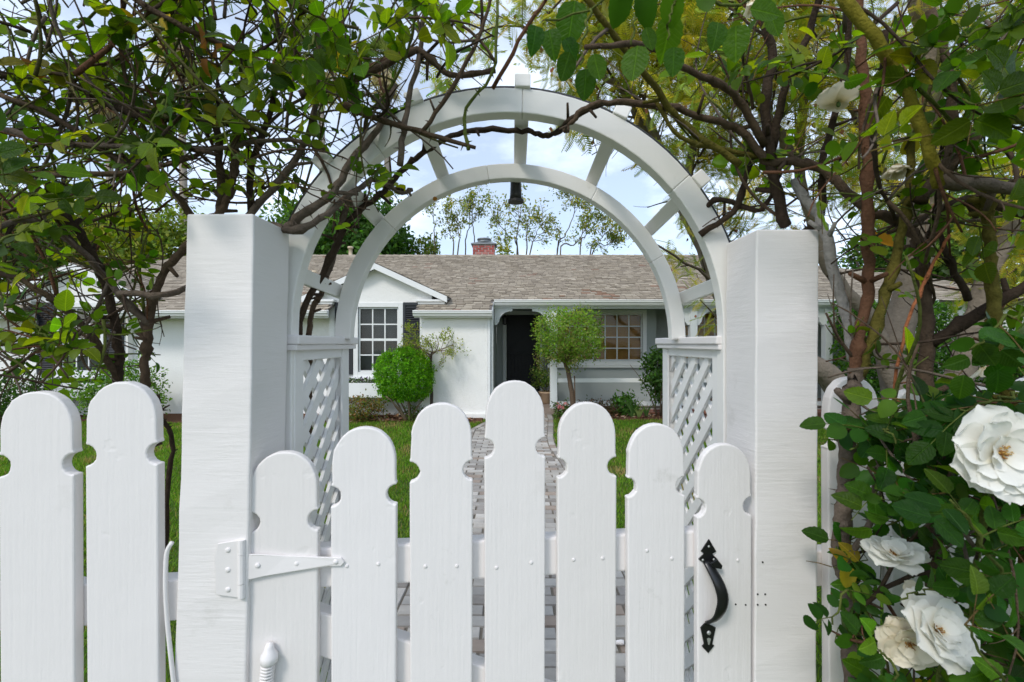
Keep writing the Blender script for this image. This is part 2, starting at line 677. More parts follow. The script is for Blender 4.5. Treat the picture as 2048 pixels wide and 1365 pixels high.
PAV = [(0.42, 0.395, 0.36), (0.47, 0.44, 0.40), (0.38, 0.36, 0.33), (0.35, 0.325, 0.29), (0.40, 0.37, 0.33), (0.31, 0.29, 0.265), (0.30, 0.275, 0.25), (0.25, 0.225, 0.20), (0.31, 0.25, 0.205)]
brick_specs = []
y = PY0
row = 0
while y < PY1 - 0.1:
    a, b = path_lr(y + 0.05)
    x = a + 0.10 - (0.10 if row % 2 else 0.0)
    while x < b - 0.10:
        x0, x1 = max(x, a + 0.105), min(x + 0.198, b - 0.105)
        if x1 - x0 > 0.04:
            brick_specs.append((x0 + 0.003, x1 - 0.003, y + 0.003, y + 0.099, 0.0))
        x += 0.204
    y += 0.103
    row += 1
for side in (0, 1):
    y = PY0
    while y < PY1 - 0.2:
        a = path_lr(y + 0.1)[side]
        sl = (path_lr(y + 0.2)[side] - path_lr(y)[side]) / 0.2
        if side == 0:
            brick_specs.append((a + 0.002, a + 0.098, y + 0.003, y + 0.199, sl))
        else:
            brick_specs.append((a - 0.098, a - 0.002, y + 0.003, y + 0.199, sl))
        y += 0.204


def brick_hexa(mb, s, dz, tz, col):
    x0, x1, y0, y1, sl = s
    k = sl * (y1 - y0) / 2
    b = 0.004
    lo = [(x0 - k, y0, 0.002), (x1 - k, y0, 0.002), (x1 + k, y1, 0.002), (x0 + k, y1, 0.002)]
    zt = 0.016 + dz
    hi = [(x0 - k + b, y0 + b, zt - tz), (x1 - k - b, y0 + b, zt + tz), (x1 + k - b, y1 - b, zt + tz), (x0 + k + b, y1 - b, zt - tz)]
    mb.hexa(lo + hi, col)


def brick_rank(s):
    xm, ym = (s[0] + s[1]) / 2, (s[2] + s[3]) / 2
    u, v = px((xm, ym, 0))
    if v > 1365 or ym < 1.75:
        return 1e9
    return ym


brick_specs.sort(key=brick_rank)
rest = MB()
rp = random.Random(5)
for i, s in enumerate(brick_specs):
    c0 = rp.choice(PAV)
    j = 1 + rp.gauss(0, 0.05)
    cc = tuple(min(1, x * j) for x in c0)
    dz, tz = rp.uniform(-0.003, 0.003), rp.uniform(-0.0015, 0.0015)
    if i < 300:
        mb = MB()
        brick_hexa(mb, s, dz, tz, cc)
        part('paver', mb, 'paver', path)
    else:
        brick_hexa(rest, s, dz, tz, cc)
part('paver_field', rest, 'paver', path, stuff=True)

# ---- flower beds (mulch)
g = MB()
nb = 36
for i in range(nb):
    x0 = -13 + i * (12.4 / nb)
    x1 = x0 + 12.4 / nb
    e = lambda x: 8.95 + 0.08 * math.sin(x * 2.1) + 0.25 * max(0, x + 1.6) * 0.3
    g.hexa([(x0, e(x0), -.02), (x1, e(x1), -.02), (x1, 10, -.02), (x0, 10, -.02), (x0, e(x0), .012), (x1, e(x1), .012), (x1, 9.9, .05), (x0, 9.9, .05)])
bed1 = part('flower_bed', g, 'mulch')
tag(bed1, 'bark mulch flower bed along the wall below the windows', 'flower bed', kind='structure')
g = MB()
for i in range(20):
    x0 = 0.98 + i * 0.36
    x1 = x0 + 0.36
    e = lambda x: 9.35 + 0.1 * math.sin(x * 1.7)
    g.hexa([(x0, e(x0), -.02), (x1, e(x1), -.02), (x1, 10.08, -.02), (x0, 10.08, -.02), (x0, e(x0), .012), (x1, e(x1), .012), (x1, 10.05, .03), (x0, 10.05, .03)])
bed2 = part('flower_bed', g, 'mulch')
tag(bed2, 'narrow mulch flower bed below the porch railing', 'flower bed', kind='structure')
K = 2600
pos = np.zeros((K, 3))
pos[:, 0] = RNG.uniform(-6.5, -0.75, K)
pos[:, 1] = RNG.uniform(9.0, 9.68, K)
k2 = K // 3
pos[:k2, 0] = RNG.uniform(1.0, 5.5, k2)
pos[:k2, 1] = RNG.uniform(9.4, 10.0, k2)
pos[:, 2] = 0.022 + RNG.random(K) * 0.03
R = frames(rand_dirs(K) * np.array([1, 1, 0.25]), np.array([[0, 0, 1]]) + RNG.normal(0, 0.35, (K, 3)))
v, f, c = batch((RHOMB_V, RHOMB_F), pos, R, 0.05 + 0.07 * RNG.random(K), pal(K, [(0.16, 0.075, 0.045), (0.26, 0.14, 0.085), (0.08, 0.04, 0.025), (0.34, 0.24, 0.17)], 0.2))
chips = link_mesh('bark_chips', mesh_np('bark_chips', v, f, 'mulch_chip', c), None, stuff=True)
tag(chips, 'loose reddish bark chips covering the flower beds', 'bark chips', kind='stuff')

# ---- grass blades
K = 210000
gy = 1.35 + (9.25 - 1.35) * RNG.random(K) ** 0.75
gx = (RNG.random(K) * 2 - 1) * (1.22 * gy + 0.5)
gl_, gr_ = np.interp(gy, [a for a, _ in XL], [b for _, b in XL]), np.interp(gy, [a for a, _ in XR], [b for _, b in XR])
keep = (gx < gl_ - 0.012) | (gx > gr_ + 0.012)
keep &= ~((gx < -0.6) & (gy > 8.95 + 0.08 * np.sin(gx * 2.1) + 0.075 * np.maximum(0, gx + 1.6)))
keep &= ~((gx > 0.95) & (gy > 9.35 + 0.1 * np.sin(gx * 1.7)))
pn = np.sin(gx * 2.3 + 1.1) * np.sin(gy * 1.9 + gx * 0.8) + 0.6 * np.sin(gx * 5.1 - gy * 4.3) + 0.4 * np.sin(gx * 9.7 + gy * 7.1)
dry = (pn + RNG.normal(0, 0.35, K)) > 0.9
keep &= ~(dry & (RNG.random(K) < 0.45))
gx, gy, pn, dry = gx[keep], gy[keep], pn[keep], dry[keep]
K = len(gx)
h = (0.030 + 0.035 * RNG.random(K)) * (1 + 0.18 * pn)
h = np.clip(h, 0.018, 0.09)
wd = 0.0028 + 0.0022 * RNG.random(K) + 0.0006 * gy
ang = RNG.random(K) * math.pi
lean = RNG.normal(0, 0.022, (K, 2))
sx, sy = np.cos(ang) * wd, np.sin(ang) * wd
verts = np.zeros((K, 3, 3))
verts[:, 0] = np.stack([gx - sx, gy - sy, np.full(K, -0.003)], 1)
verts[:, 1] = np.stack([gx + sx, gy + sy, np.full(K, -0.003)], 1)
verts[:, 2] = np.stack([gx + lean[:, 0], gy + lean[:, 1], h], 1)
gc = pal(K, [(0.11, 0.23, 0.020), (0.155, 0.275, 0.028), (0.085, 0.19, 0.016), (0.20, 0.29, 0.04)], 0.2)
gd = pal(K, [(0.26, 0.19, 0.075), (0.20, 0.20, 0.06), (0.33, 0.25, 0.12)], 0.15)
straw = dry | (RNG.random(K) < 0.06)
gc[straw] = gd[straw]
gc *= (1 + 0.14 * np.clip(pn, -1.5, 1.2))[:, None]
grass = link_mesh('grass', mesh_np('grass', verts.reshape(-1, 3), np.arange(K * 3).reshape(-1, 3), 'grass', np.repeat(gc, 3, axis=0)), None, stuff=True)
tag(grass, 'short mown lawn grass with a few dry patches beside the path', 'grass', kind='stuff')

# ================================================================== HOUSE
house = thing('house', 'long low white stucco house with grey shingle roof and covered porch', 'house', (0, 9.9, 0))
HW = 0.20
EZ = CZ + 0.67           # eave height at Y = 9.25
SL = 0.40                # roof slope
RIDGE_Y = 14.67


def roof_z(y):
    return EZ + SL * (y - 9.25)


XG = (-9.22, -2.88)      # centres of the two front gables
XPORCH = -0.42


def wall_boxes(mb, x0, x1, z0, z1, yf, yb, openings):
    """wall slab with rectangular openings (xa, xb, za, zb)"""
    ops = sorted(openings)
    x = x0
    for xa, xb, za, zb in ops:
        mb.box(x, xa, yf, yb, z0, z1)
        mb.box(xa, xb, yf, yb, z0, za)
        mb.box(xa, xb, yf, yb, zb, z1)
        x = xb
    mb.box(x, x1, yf, yb, z0, z1)


def window(parent, x0, x1, z0, z1, yf, cols, rows, fw=0.09, mull=0.022, meeting=None, backing='window_shade', sash=0.035, sill=True):
    """window set in an opening: frame, muntins and a pane in every light"""
    w = part('window', MB().box(x0 - 0.03, x1 + 0.03, yf + 0.30, yf + 0.32, z0 - 0.03, z1 + 0.03), backing, parent)
    fr = MB()
    fr.box(x0 - fw, x0, yf - 0.03, yf + 0.06, z0 - fw, z1 + fw)
    fr.box(x1, x1 + fw, yf - 0.03, yf + 0.06, z0 - fw, z1 + fw)
    fr.box(x0, x1, yf - 0.028, yf + 0.06, z1, z1 + fw)
    fr.box(x0, x1, yf - 0.028, yf + 0.06, z0 - fw, z0)
    part('frame', fr, 'trim', w, bevel=0.006)
    if sill:
        part('sill', MB().box(x0 - fw - 0.03, x1 + fw + 0.03, yf - 0.09, yf - 0.001, z0 - fw - 0.045, z0 - fw), 'trim', w, bevel=0.006)
    s = MB()
    s.box(x0, x0 + sash, yf + 0.02, yf + 0.055, z0, z1)
    s.box(x1 - sash, x1, yf + 0.02, yf + 0.055, z0, z1)
    s.box(x0 + sash, x1 - sash, yf + 0.021, yf + 0.054, z0, z0 + sash)
    s.box(x0 + sash, x1 - sash, yf + 0.021, yf + 0.054, z1 - sash, z1)
    part('sash', s, 'trim', w)
    ix0, ix1, iz0, iz1 = x0 + sash, x1 - sash, z0 + sash, z1 - sash
    zs = [iz0 + (iz1 - iz0) * r / rows for r in range(rows + 1)]
    xs = [ix0 + (ix1 - ix0) * c / cols for c in range(cols + 1)]
    for c in range(1, cols):
        part('muntin', MB().box(xs[c] - mull / 2, xs[c] + mull / 2, yf + 0.025, yf + 0.05, iz0, iz1), 'trim', w)
    for r in range(1, rows):
        mm = mull * (2.0 if meeting == r else 1)
        part('muntin', MB().box(ix0, ix1, yf + 0.027, yf + 0.048, zs[r] - mm / 2, zs[r] + mm / 2), 'trim', w)
    pw, ph = (ix1 - ix0) / cols - mull, (iz1 - iz0) / rows - mull
    pm = make_mesh('pane', MB().box(-pw / 2, pw / 2, -0.003, 0.003, -ph / 2, ph / 2), 'glass')
    for c in range(cols):
        for r in range(rows):
            rx, rz = random.gauss(0, 0.004), random.gauss(0, 0.004)
            place('pane', pm, Matrix.Translation(((xs[c] + xs[c + 1]) / 2, yf + 0.036, (zs[r] + zs[r + 1]) / 2)) @ Euler((rx, 0, rz)).to_matrix().to_4x4(), w)
    return w


# -- walls of the gable fronts, with real window openings
WY = 9.71
WIN_Z0, WIN_Z1 = CZ - 0.605, CZ + 0.78
for gi, xc in enumerate(XG):
    w = MB()
    wx0, wx1 = xc - 0.40, xc + 0.46
    wall_boxes(w, xc - 1.02, xc + 1.02, 0, 2.42, WY, WY + 0.16, [(wx0, wx1, WIN_Z0, WIN_Z1)])
    part('wall', w, 'stucco', house)
    zpk = CZ + 1.60
    poly = [(xc - 1.17, 2.422), (xc + 1.17, 2.422), (xc + 1.17, zpk - 0.47 * 1.17), (xc, zpk), (xc - 1.17, zpk - 0.47 * 1.17)]
    part('gable_wall', MB().prism(poly, lambda a, b, tt: (a, tt, b), WY - 0.012, WY + 0.16), 'stucco', house)
    window(house, wx0, wx1, WIN_Z0, WIN_Z1, WY, 3, 4, fw=0.10, mull=0.026, meeting=2)
    # shutters with louvres
    for sgn in (-1, 1):
        sx = (wx0 - 0.10 - 0.385) if sgn < 0 else (wx1 + 0.10 + 0.01)
        z0, z1 = WIN_Z0 - 0.05, WIN_Z1 + 0.10
        b = MB()
        b.box(sx, sx + 0.375, WY - 0.012, WY - 0.001, z0, z1)
        b.box(sx, sx + 0.045, WY - 0.045, WY - 0.012, z0, z1)
        b.box(sx + 0.33, sx + 0.375, WY - 0.045, WY - 0.012, z0, z1)
        for zz in (z0, (z0 + z1) / 2 - 0.03, z1 - 0.06):
            b.box(sx + 0.045, sx + 0.33, WY - 0.044, WY - 0.012, zz, zz + 0.06)
        sh = part('shutter', b, 'shutter_paint', house)
        lm = make_mesh('louvre', MB().box(-0.1425, 0.1425, -0.004, 0.004, -0.024, 0.024), 'shutter_paint')
        zz = z0 + 0.09
        while zz < z1 - 0.08:
            if abs(zz - (z0 + z1) / 2) > 0.05:
                place('louvre', lm, Matrix.Translation((sx + 0.1875, WY - 0.030, zz)) @ Matrix.Rotation(math.radians(-38), 4, 'X'), sh)
            zz += 0.046
    # gable roof: two sloping slabs, rake boards, cornice returns
    RY0, RY1 = 9.50, 12.0
    zp = CZ + 1.70
    gs = 0.46
    half = 1.52
    for sgn in (-1, 1):
        fn = lambda a, b, tt, s=sgn: (xc + s * a, tt, b)
        slab = [(0, zp), (half, zp - gs * half), (half, zp - gs * half - 0.05), (0, zp - 0.05)]
        if sgn > 0:
            slab = slab[::-1]
        part('gable_roof', MB().prism(slab, fn, RY0 + 0.03, RY1, (0.2, 0.2, 0.2)), 'shingle', house)
        rake = [(0, zp - 0.012), (half, zp - gs * half - 0.012), (half, zp - gs * half - 0.14), (0, zp - 0.14)]
        if sgn > 0:
            rake = rake[::-1]
        part('rake_board', MB().prism(rake, fn, RY0, RY0 + 0.028), 'trim', house, bevel=0.004)
        sof = [(0, zp - 0.052), (half, zp - gs * half - 0.052), (half, zp - gs * half - 0.066), (0, zp - 0.066)]
        if sgn > 0:
            sof = sof[::-1]
        part('soffit', MB().prism(sof, fn, RY0 + 0.031, WY - 0.014), 'trim', house)
        # cornice return: stepped moulding under the rake end
        cr = MB()
        zc = zp - gs * half
        for k, (dx, zz0, zz1, yy) in enumerate([(0.66, -0.135, -0.09, 9.53), (0.62, -0.19, -0.135, 9.57), (0.58, -0.24, -0.19, 9.61)]):
            xa, xb = (half - dx, half - 0.02 - 0.04 * k)
            cr.box(min(xc + sgn * xa, xc + sgn * xb), max(xc + sgn * xa, xc + sgn * xb), yy, WY - 0.015, zc + zz0 + 0.02, zc + zz1 + 0.02)
        part('cornice_return', cr, 'trim', house, bevel=0.004)
        # shingle courses on the gable slopes
        sg = MB()
        run = half / math.cos(math.atan(gs))
        q = 0.0
        ca, sa = math.cos(math.atan(gs)), math.sin(math.atan(gs))
        r_ = random.Random(gi * 7 + sgn)
        while q < half:
            y0 = RY0 + 0.01
            while y0 < RY1:
                wl_ = r_.uniform(0.12, 0.24)
                a0, a1 = max(0, half - q - 0.16), half - q + 0.02
                th = r_.uniform(0.012, 0.022)
                base = r_.choice([(0.25, 0.21, 0.165), (0.30, 0.255, 0.20), (0.20, 0.17, 0.135), (0.34, 0.295, 0.235)])
                za, zb = zp - gs * a0, zp - gs * a1
                X = lambda a: xc + sgn * a
                vs = [(X(a0), y0, za), (X(a1), y0, zb), (X(a1), y0 + wl_ - .005, zb), (X(a0), y0 + wl_ - .005, za),
                      (X(a0), y0, za + .006), (X(a1), y0, zb + th), (X(a1), y0 + wl_ - .005, zb + th), (X(a0), y0 + wl_ - .005, za + .006)]
                sg.hexa(vs, base)
                y0 += wl_
            q += 0.135
        part('gable_shingle_field', sg, 'shingle', house, stuff=True)

# -- plain walls
wy2 = 9.86
part('wall', MB().box(-13.2, XG[0] - 1.021, wy2, wy2 + 0.16, 0, 2.36), 'stucco', house)
part('wall', MB().box(XG[0] + 1.021, XG[1] - 1.021, wy2, wy2 + 0.16, 0, 2.36), 'stucco', house)
cwx0, cwx1 = XG[1] + 1.021, -0.509
cw = MB().box(cwx0, cwx1, 9.46, 9.76, 0, 2.14)
part('wall', cw, 'stucco', house, bevel=0.01)
part('plinth', MB().box(cwx0 + 0.3, cwx1 + 0.05, 9.40, 9.459, 0, 0.12), 'stucco', house, bevel=0.02)
part('corner_board', MB().box(cwx1 + 0.001, cwx1 + 0.055, 9.45, 9.76, 0, 2.12), 'trim', house, bevel=0.004)
part('corner_board', MB().box(cwx1 + 0.0555, cwx1 + 0.115, 9.52, 9.76, 0, 2.16), 'porch_paint', house, bevel=0.004)
part('corner_board', MB().box(cwx0 - 0.06, cwx0 - 0.001, 9.47, 9.70, 0, 2.12), 'trim', house, bevel=0.004)
part('wall', MB().box(cwx1 - 0.04, cwx1 + 0.10, 9.765, 12.0, 0, 2.41), 'porch_wall', house)

# -- porch: floor, back wall, bay wall, ceiling
PZ = 0.13
part('porch_floor', MB().box(XPORCH + 0.01, 9.0, 10.06, 12.1, 0.0, PZ), 'porch_floor', house)
BW = 12.0
DX0, DX1, DZ1 = -0.145, 0.738, CZ + 0.765
SWX0, SWX1 = 4.50, 5.95
LWZ0, LWZ1 = CZ - 0.422, CZ + 0.745
part('wall', MB().box(9.001, 12.6, 10.3, 10.46, 0, 2.5), 'stucco', house)
part('wall', MB().box(9.001, 9.16, 10.461, 12.0, 0, 2.5), 'stucco', house)
w = MB()
wall_boxes(w, cwx1 + 0.101, 9.0, PZ, 2.75, BW, BW + 0.16, [(DX0, DX1, PZ, DZ1), (SWX0, SWX1, LWZ0, CZ + 0.83)])
part('wall', w, 'porch_wall', house)
BY = 11.30
BX0, BX1 = 0.90, 3.58
w = MB()
wall_boxes(w, BX0, BX1, PZ, 2.72, BY, BY + 0.14, [(1.105, 3.24, LWZ0, LWZ1)])
w.box(BX0, BX0 + 0.12, BY + 0.14, BW, PZ, 2.72)
w.box(BX1 - 0.12, BX1, BY + 0.14, BW, PZ, 2.72)
part('bay_wall', w, 'porch_wall', house)
part('sill_band', MB().box(BX0 - 0.02, BX1 + 0.02, BY - 0.07, BY - 0.001, LWZ0 - 0.17, LWZ0 - 0.10), 'porch_paint', house, bevel=0.006)
part('porch_ceiling', MB().box(XPORCH, 9.0, 10.02, 12.0, 2.46, 2.50), 'porch_wall', house)


def blinds(parent, x0, x1, z0, z1, y, pitch=0.05):
    b = MB()
    zz = z0
    while zz < z1:
        vs = [(x0, y, zz), (x1, y, zz), (x1, y + 0.03, zz + 0.028), (x0, y + 0.03, zz + 0.028),
              (x0, y, zz + 0.005), (x1, y, zz + 0.005), (x1, y + 0.03, zz + 0.033), (x0, y + 0.03, zz + 0.033)]
        b.hexa(vs)
        zz += pitch * 0.72
    part('blind_slat_field', b, 'blind_wood', parent, stuff=True)


wb = window(house, 1.105, 3.24, LWZ0, LWZ1, BY, 7, 4, fw=0.10, mull=0.028, backing='blind_wood', sill=False)
blinds(wb, 1.10, 3.245, LWZ0, LWZ1, BY + 0.16)
ws = window(house, SWX0, SWX1, LWZ0, CZ + 0.83, BW, 5, 4, fw=0.10, mull=0.028, backing='blind_wood', sill=False)
blinds(ws, SWX0, SWX1, LWZ0, CZ + 0.83, BW + 0.16)

# -- front door (Dutch door, planked lower half)
door = part('door', MB().box(DX0 + 0.005, DX1 - 0.005, BW + 0.05, BW + 0.10, PZ + 0.01, DZ1 - 0.005), 'door_paint', house)
fr = MB()
fr.box(DX0 - 0.10, DX0, BW - 0.03, BW + 0.06, PZ, DZ1 + 0.10)
fr.box(DX1, DX1 + 0.10, BW - 0.03, BW + 0.06, PZ, DZ1 + 0.10)
fr.box(DX0, DX1, BW - 0.029, BW + 0.06, DZ1, DZ1 + 0.10)
part('door_frame', fr, 'porch_paint', door, bevel=0.005)
zmid = CZ - 0.26
part('door_shelf', MB().box(DX0 + 0.02, DX1 - 0.02, BW + 0.0, BW + 0.049, zmid - 0.03, zmid + 0.02), 'door_paint', door, bevel=0.004)
npl = 9
for k in range(npl):
    xa = DX0 + 0.03 + k * (DX1 - DX0 - 0.06) / npl
    part('plank', MB().box(xa + 0.004, xa + (DX1 - DX0 - 0.06) / npl - 0.004, BW + 0.035, BW + 0.0495, PZ + 0.03, zmid - 0.04), 'door_paint', door, bevel=0.003)
cbx = MB()
cbx.bar((DX0 + 0.08, BW + 0.042, zmid + 0.08), (DX1 - 0.08, BW + 0.042, DZ1 - 0.10), 0.014, 0.09, up=(0, 1, 0))
part('brace', cbx, 'door_paint', door)
part('door_knob', MB().lathe([(0.012, 0), (0.03, 0.01), (0.03, 0.03), (0.01, 0.04)], (DX1 - 0.09, BW + 0.01, zmid + 0.10)), 'galvanised', door, smooth=True)

# -- porch posts, brackets, beam, railings
POST_X = (0.925, 4.03, 7.02)
PY = 10.08
BEAM_Z = CZ + 0.80
part('beam', MB().box(XPORCH, 9.0, PY, PY + 0.13, BEAM_Z - 0.02, 2.455), 'porch_paint', house, bevel=0.004)


def bracket_poly(L=0.40, Hh=0.36):
    pts = [(0, 0), (L, 0), (L, -0.05)]
    for k in range(9):
        a = math.pi / 2 * k / 8
        pts.append((L * 0.88 - (L * 0.62) * math.sin(a), -0.06 - (Hh - 0.13) * (1 - math.cos(a))))
    pts += [(0.085, -Hh + 0.05), (0.05, -Hh), (0, -Hh)]
    return pts


for x in POST_X:
    p = part('porch_post', MB().box(x - 0.077, x + 0.077, PY - 0.012, PY + 0.142, 0.0, BEAM_Z - 0.021), 'porch_paint', house, bevel=0.005)
    for s in (-1, 1):
        poly = bracket_poly()
        if s > 0:
            poly = poly[::-1]
        part('bracket', MB().prism(poly, lambda a, b, tt, s=s: (x + s * (0.078 + a), tt, BEAM_Z - 0.021 + b), PY + 0.03, PY + 0.10), 'porch_paint', p)
part('bracket', MB().prism(bracket_poly()[::-1], lambda a, b, tt: (cwx1 + 0.12 + a, tt, BEAM_Z - 0.021 + b), PY + 0.03, PY + 0.10), 'porch_paint', house)
for xa, xb in ((POST_X[0] + 0.078, POST_X[1] - 0.078), (POST_X[1] + 0.078, POST_X[2] - 0.078), (POST_X[2] + 0.078, 9.0)):
    for zz in (CZ - 0.77, CZ - 1.285):
        part('railing', MB().box(xa, xb, PY + 0.02, PY + 0.11, zz - 0.09, zz), 'trim', house, bevel=0.005)
# brick edge of the porch floor
edge = part('porch_kerb', MB().box(POST_X[0] + 0.08, 9.0, 10.018, 10.059, 0.0, PZ - 0.004), 'mortar', house)
BRK = [(0.20, 0.085, 0.06), (0.26, 0.115, 0.08), (0.15, 0.07, 0.055), (0.30, 0.15, 0.11)]
for rrow in range(2):
    x = POST_X[0] + 0.085 + 0.10 * rrow
    while x < 6.9:
        part('brick', MB().box(x, x + 0.19, 10.002, 10.03, 0.004 + rrow * 0.062, 0.058 + rrow * 0.062, random.choice(BRK)), 'brick', edge)
        x += 0.20

# -- gutters
GP = [(0, 0), (0, 0.11), (-0.105, 0.11), (-0.11, 0.098), (-0.10, 0.088), (-0.098, 0.06), (-0.075, 0.035), (-0.06, 0.0)]


def gutter(x0, x1, y, z):
    part('gutter', MB().prism(GP[::-1], lambda a, b, tt: (tt, y + a, z + b), x0, x1), 'trim', house)
    part('fascia', MB().box(x0 + 0.01, x1 - 0.01, y + 0.001, y + 0.025, z - 0.03, z + 0.125), 'trim', house)


gutter(-13.4, XG[0] - 0.88, 9.29, EZ - 0.105)
gutter(XG[0] + 0.88, XG[1] - 0.86, 9.29, EZ - 0.105)
gutter(XG[1] + 0.87, XPORCH + 0.02, 9.29, EZ - 0.105)
gutter(XPORCH + 0.025, 9.3, 10.01, roof_z(9.97) - 0.105)
# soffits
for xa, xb in ((-13.4, XG[0] - 1.03), (XG[0] + 1.03, XG[1] - 1.03), (XG[1] + 1.03, XPORCH)):
    part('soffit', MB().box(xa, xb, 9.316, 9.455 if xb == XPORCH else 9.855, EZ - 0.13, EZ - 0.115), 'trim', house)
part('roof_end', MB().prism([(9.30, EZ - 0.14), (10.04, EZ - 0.14), (10.04, roof_z(10.04) - 0.03), (9.30, EZ - 0.01)], lambda a, b, tt: (tt, a, b), XPORCH - 0.001, XPORCH + 0.02), 'trim', house)

# -- roof deck
RXL, RXR = -10.4, 7.3
HL, HR = (3.2 / (RIDGE_Y - 9.25)), (5.6 / (RIDGE_Y - 9.99))


def x_lim(y):
    return RXL - HL * (RIDGE_Y - y), RXR + HR * (RIDGE_Y - y)


rd = MB()


def deck(xa_fn, xb_fn, y0, y1):
    z0, z1 = roof_z(y0), roof_z(y1)
    rd.hexa([(xa_fn(y0), y0, z0 - .05), (xb_fn(y0), y0, z0 - .05), (xb_fn(y1), y1, z1 - .05), (xa_fn(y1), y1, z1 - .05),
             (xa_fn(y0), y0, z0), (xb_fn(y0), y0, z0), (xb_fn(y1), y1, z1), (xa_fn(y1), y1, z1)], (0.16, 0.14, 0.125))


cst = lambda v: (lambda y: v)
deck(lambda y: x_lim(y)[0], cst(XG[0] - 0.9), 9.25, 9.72)
deck(cst(XG[0] + 0.9), cst(XG[1] - 0.9), 9.25, 9.72)
deck(cst(XG[1] + 0.9), cst(XPORCH), 9.25, 9.9701)
deck(lambda y: x_lim(y)[0], cst(XG[1] + 0.9), 9.72, 9.97)
deck(lambda y: x_lim(y)[0], lambda y: x_lim(y)[1], 9.9701, RIDGE_Y)
zr = roof_z(RIDGE_Y)
rd.add([(RXL, RIDGE_Y, zr), (RXR, RIDGE_Y, zr), (RXR + 5.0, 19.8, zr - 2.1), (RXL - 3.0, 19.8, zr - 2.1)], [(0, 1, 2, 3)], (0.16, 0.14, 0.125))
rd.add([(RXR, RIDGE_Y, zr), (RXR + 5.6, 9.99, roof_z(9.99)), (RXR + 5.0, 19.8, zr - 2.1)], [(0, 1, 2)], (0.16, 0.14, 0.125))
rd.add([(RXL, RIDGE_Y, zr), (RXL - 3.0, 19.8, zr - 2.1), (RXL - 3.2, 9.25, EZ)], [(0, 1, 2)], (0.16, 0.14, 0.125))
roof = part('roof', rd, 'shingle', house)

SHC = [(0.335, 0.288, 0.226), (0.37, 0.32, 0.252), (0.30, 0.256, 0.202), (0.405, 0.352, 0.28), (0.345, 0.297, 0.234)]
rs = random.Random(21)
cosr, sinr = math.cos(math.atan(SL)), math.sin(math.atan(SL))
sh_list = []
q = 0
yrow = 9.22
while yrow < RIDGE_Y - 0.02:
    step = 0.128 * cosr
    xl, xr = x_lim(max(yrow, 9.25))
    x = xl + 0.05 - rs.random() * 0.15
    while x < xr:
        wdt = rs.uniform(0.11, 0.23)
        xm = x + wdt / 2
        ok = x > xl and x + wdt < xr
        if yrow < 9.72 and any(abs(xm - xc) < 0.92 for xc in XG):
            ok = False
        if yrow < 9.93 and xm > XPORCH - 0.05:
            ok = False
        if any(abs(xm - xc) < 1.3 and 9.80 < yrow < 9.80 + 2.0 * (1 - abs(xm - xc) / 1.5) for xc in XG):
            ok = False
        if ok:
            sh_list.append((x, wdt, yrow + rs.uniform(-0.012, 0.012), step))
        x += wdt
    yrow += step


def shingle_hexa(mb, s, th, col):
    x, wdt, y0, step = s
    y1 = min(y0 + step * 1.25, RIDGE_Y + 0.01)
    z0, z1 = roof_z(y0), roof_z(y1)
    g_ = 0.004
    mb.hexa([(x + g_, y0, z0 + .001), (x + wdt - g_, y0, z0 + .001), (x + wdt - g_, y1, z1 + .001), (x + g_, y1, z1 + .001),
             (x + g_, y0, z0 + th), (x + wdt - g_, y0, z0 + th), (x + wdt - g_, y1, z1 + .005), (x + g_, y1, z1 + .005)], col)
    mb.c[-8:-4] = [(0.035, 0.03, 0.026)] * 4       # dark cut edge, also painting in the shadow line under each tab


def sh_rank(s):
    u, v = px((s[0], s[2], roof_z(s[2])))
    return s[2] if 830 < u < 1340 else 99


sh_list.sort(key=sh_rank)
rest = MB()
for i, s in enumerate(sh_list):
    c0 = rs.choice(SHC)
    j = 1 + rs.gauss(0, 0.07)
    rust = math.sin(s[0] * 1.9 + 0.6) * math.sin(s[2] * 2.7 + s[0]) + rs.gauss(0, 0.35)
    if s[0] > 0.0 and s[2] < 11.6 and rust > 1.0:
        c0 = (0.29, 0.185, 0.13)
    elif rust > 1.25:
        c0 = (0.29, 0.20, 0.15)
    cc = tuple(min(1, a * j) for a in c0)
    th = rs.uniform(0.018, 0.034)
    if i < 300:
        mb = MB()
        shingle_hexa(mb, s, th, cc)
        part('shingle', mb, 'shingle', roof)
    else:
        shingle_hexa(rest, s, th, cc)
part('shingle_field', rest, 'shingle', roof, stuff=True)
rc = MB()
x = RXL
while x < RXR:
    rc.hexa([(x, RIDGE_Y - .13, zr - .045), (x + .24, RIDGE_Y - .13, zr - .055), (x + .24, RIDGE_Y + .13, zr - .055), (x, RIDGE_Y + .13, zr - .045),
             (x, RIDGE_Y - .02, zr + .035), (x + .24, RIDGE_Y - .02, zr + .022), (x + .24, RIDGE_Y + .02, zr + .022), (x, RIDGE_Y + .02, zr + .035)], rs.choice(SHC))
    x += 0.235
part('ridge_cap', rc, 'shingle', roof, stuff=True)

# -- chimney with separate bricks
CHX0, CHX1, CHY = (945 - UC) / F * 15.4, (990 - UC) / F * 15.4, 15.4
chz1 = CZ + (688 - 489) / F * CHY
ch = part('chimney', MB().box(CHX0 + 0.01, CHX1 - 0.01, CHY + 0.01, CHY + 0.55, 3.6, chz1), 'mortar', roof)
CBR = [(0.40, 0.10, 0.085), (0.45, 0.15, 0.13), (0.34, 0.09, 0.075), (0.48, 0.20, 0.17)]
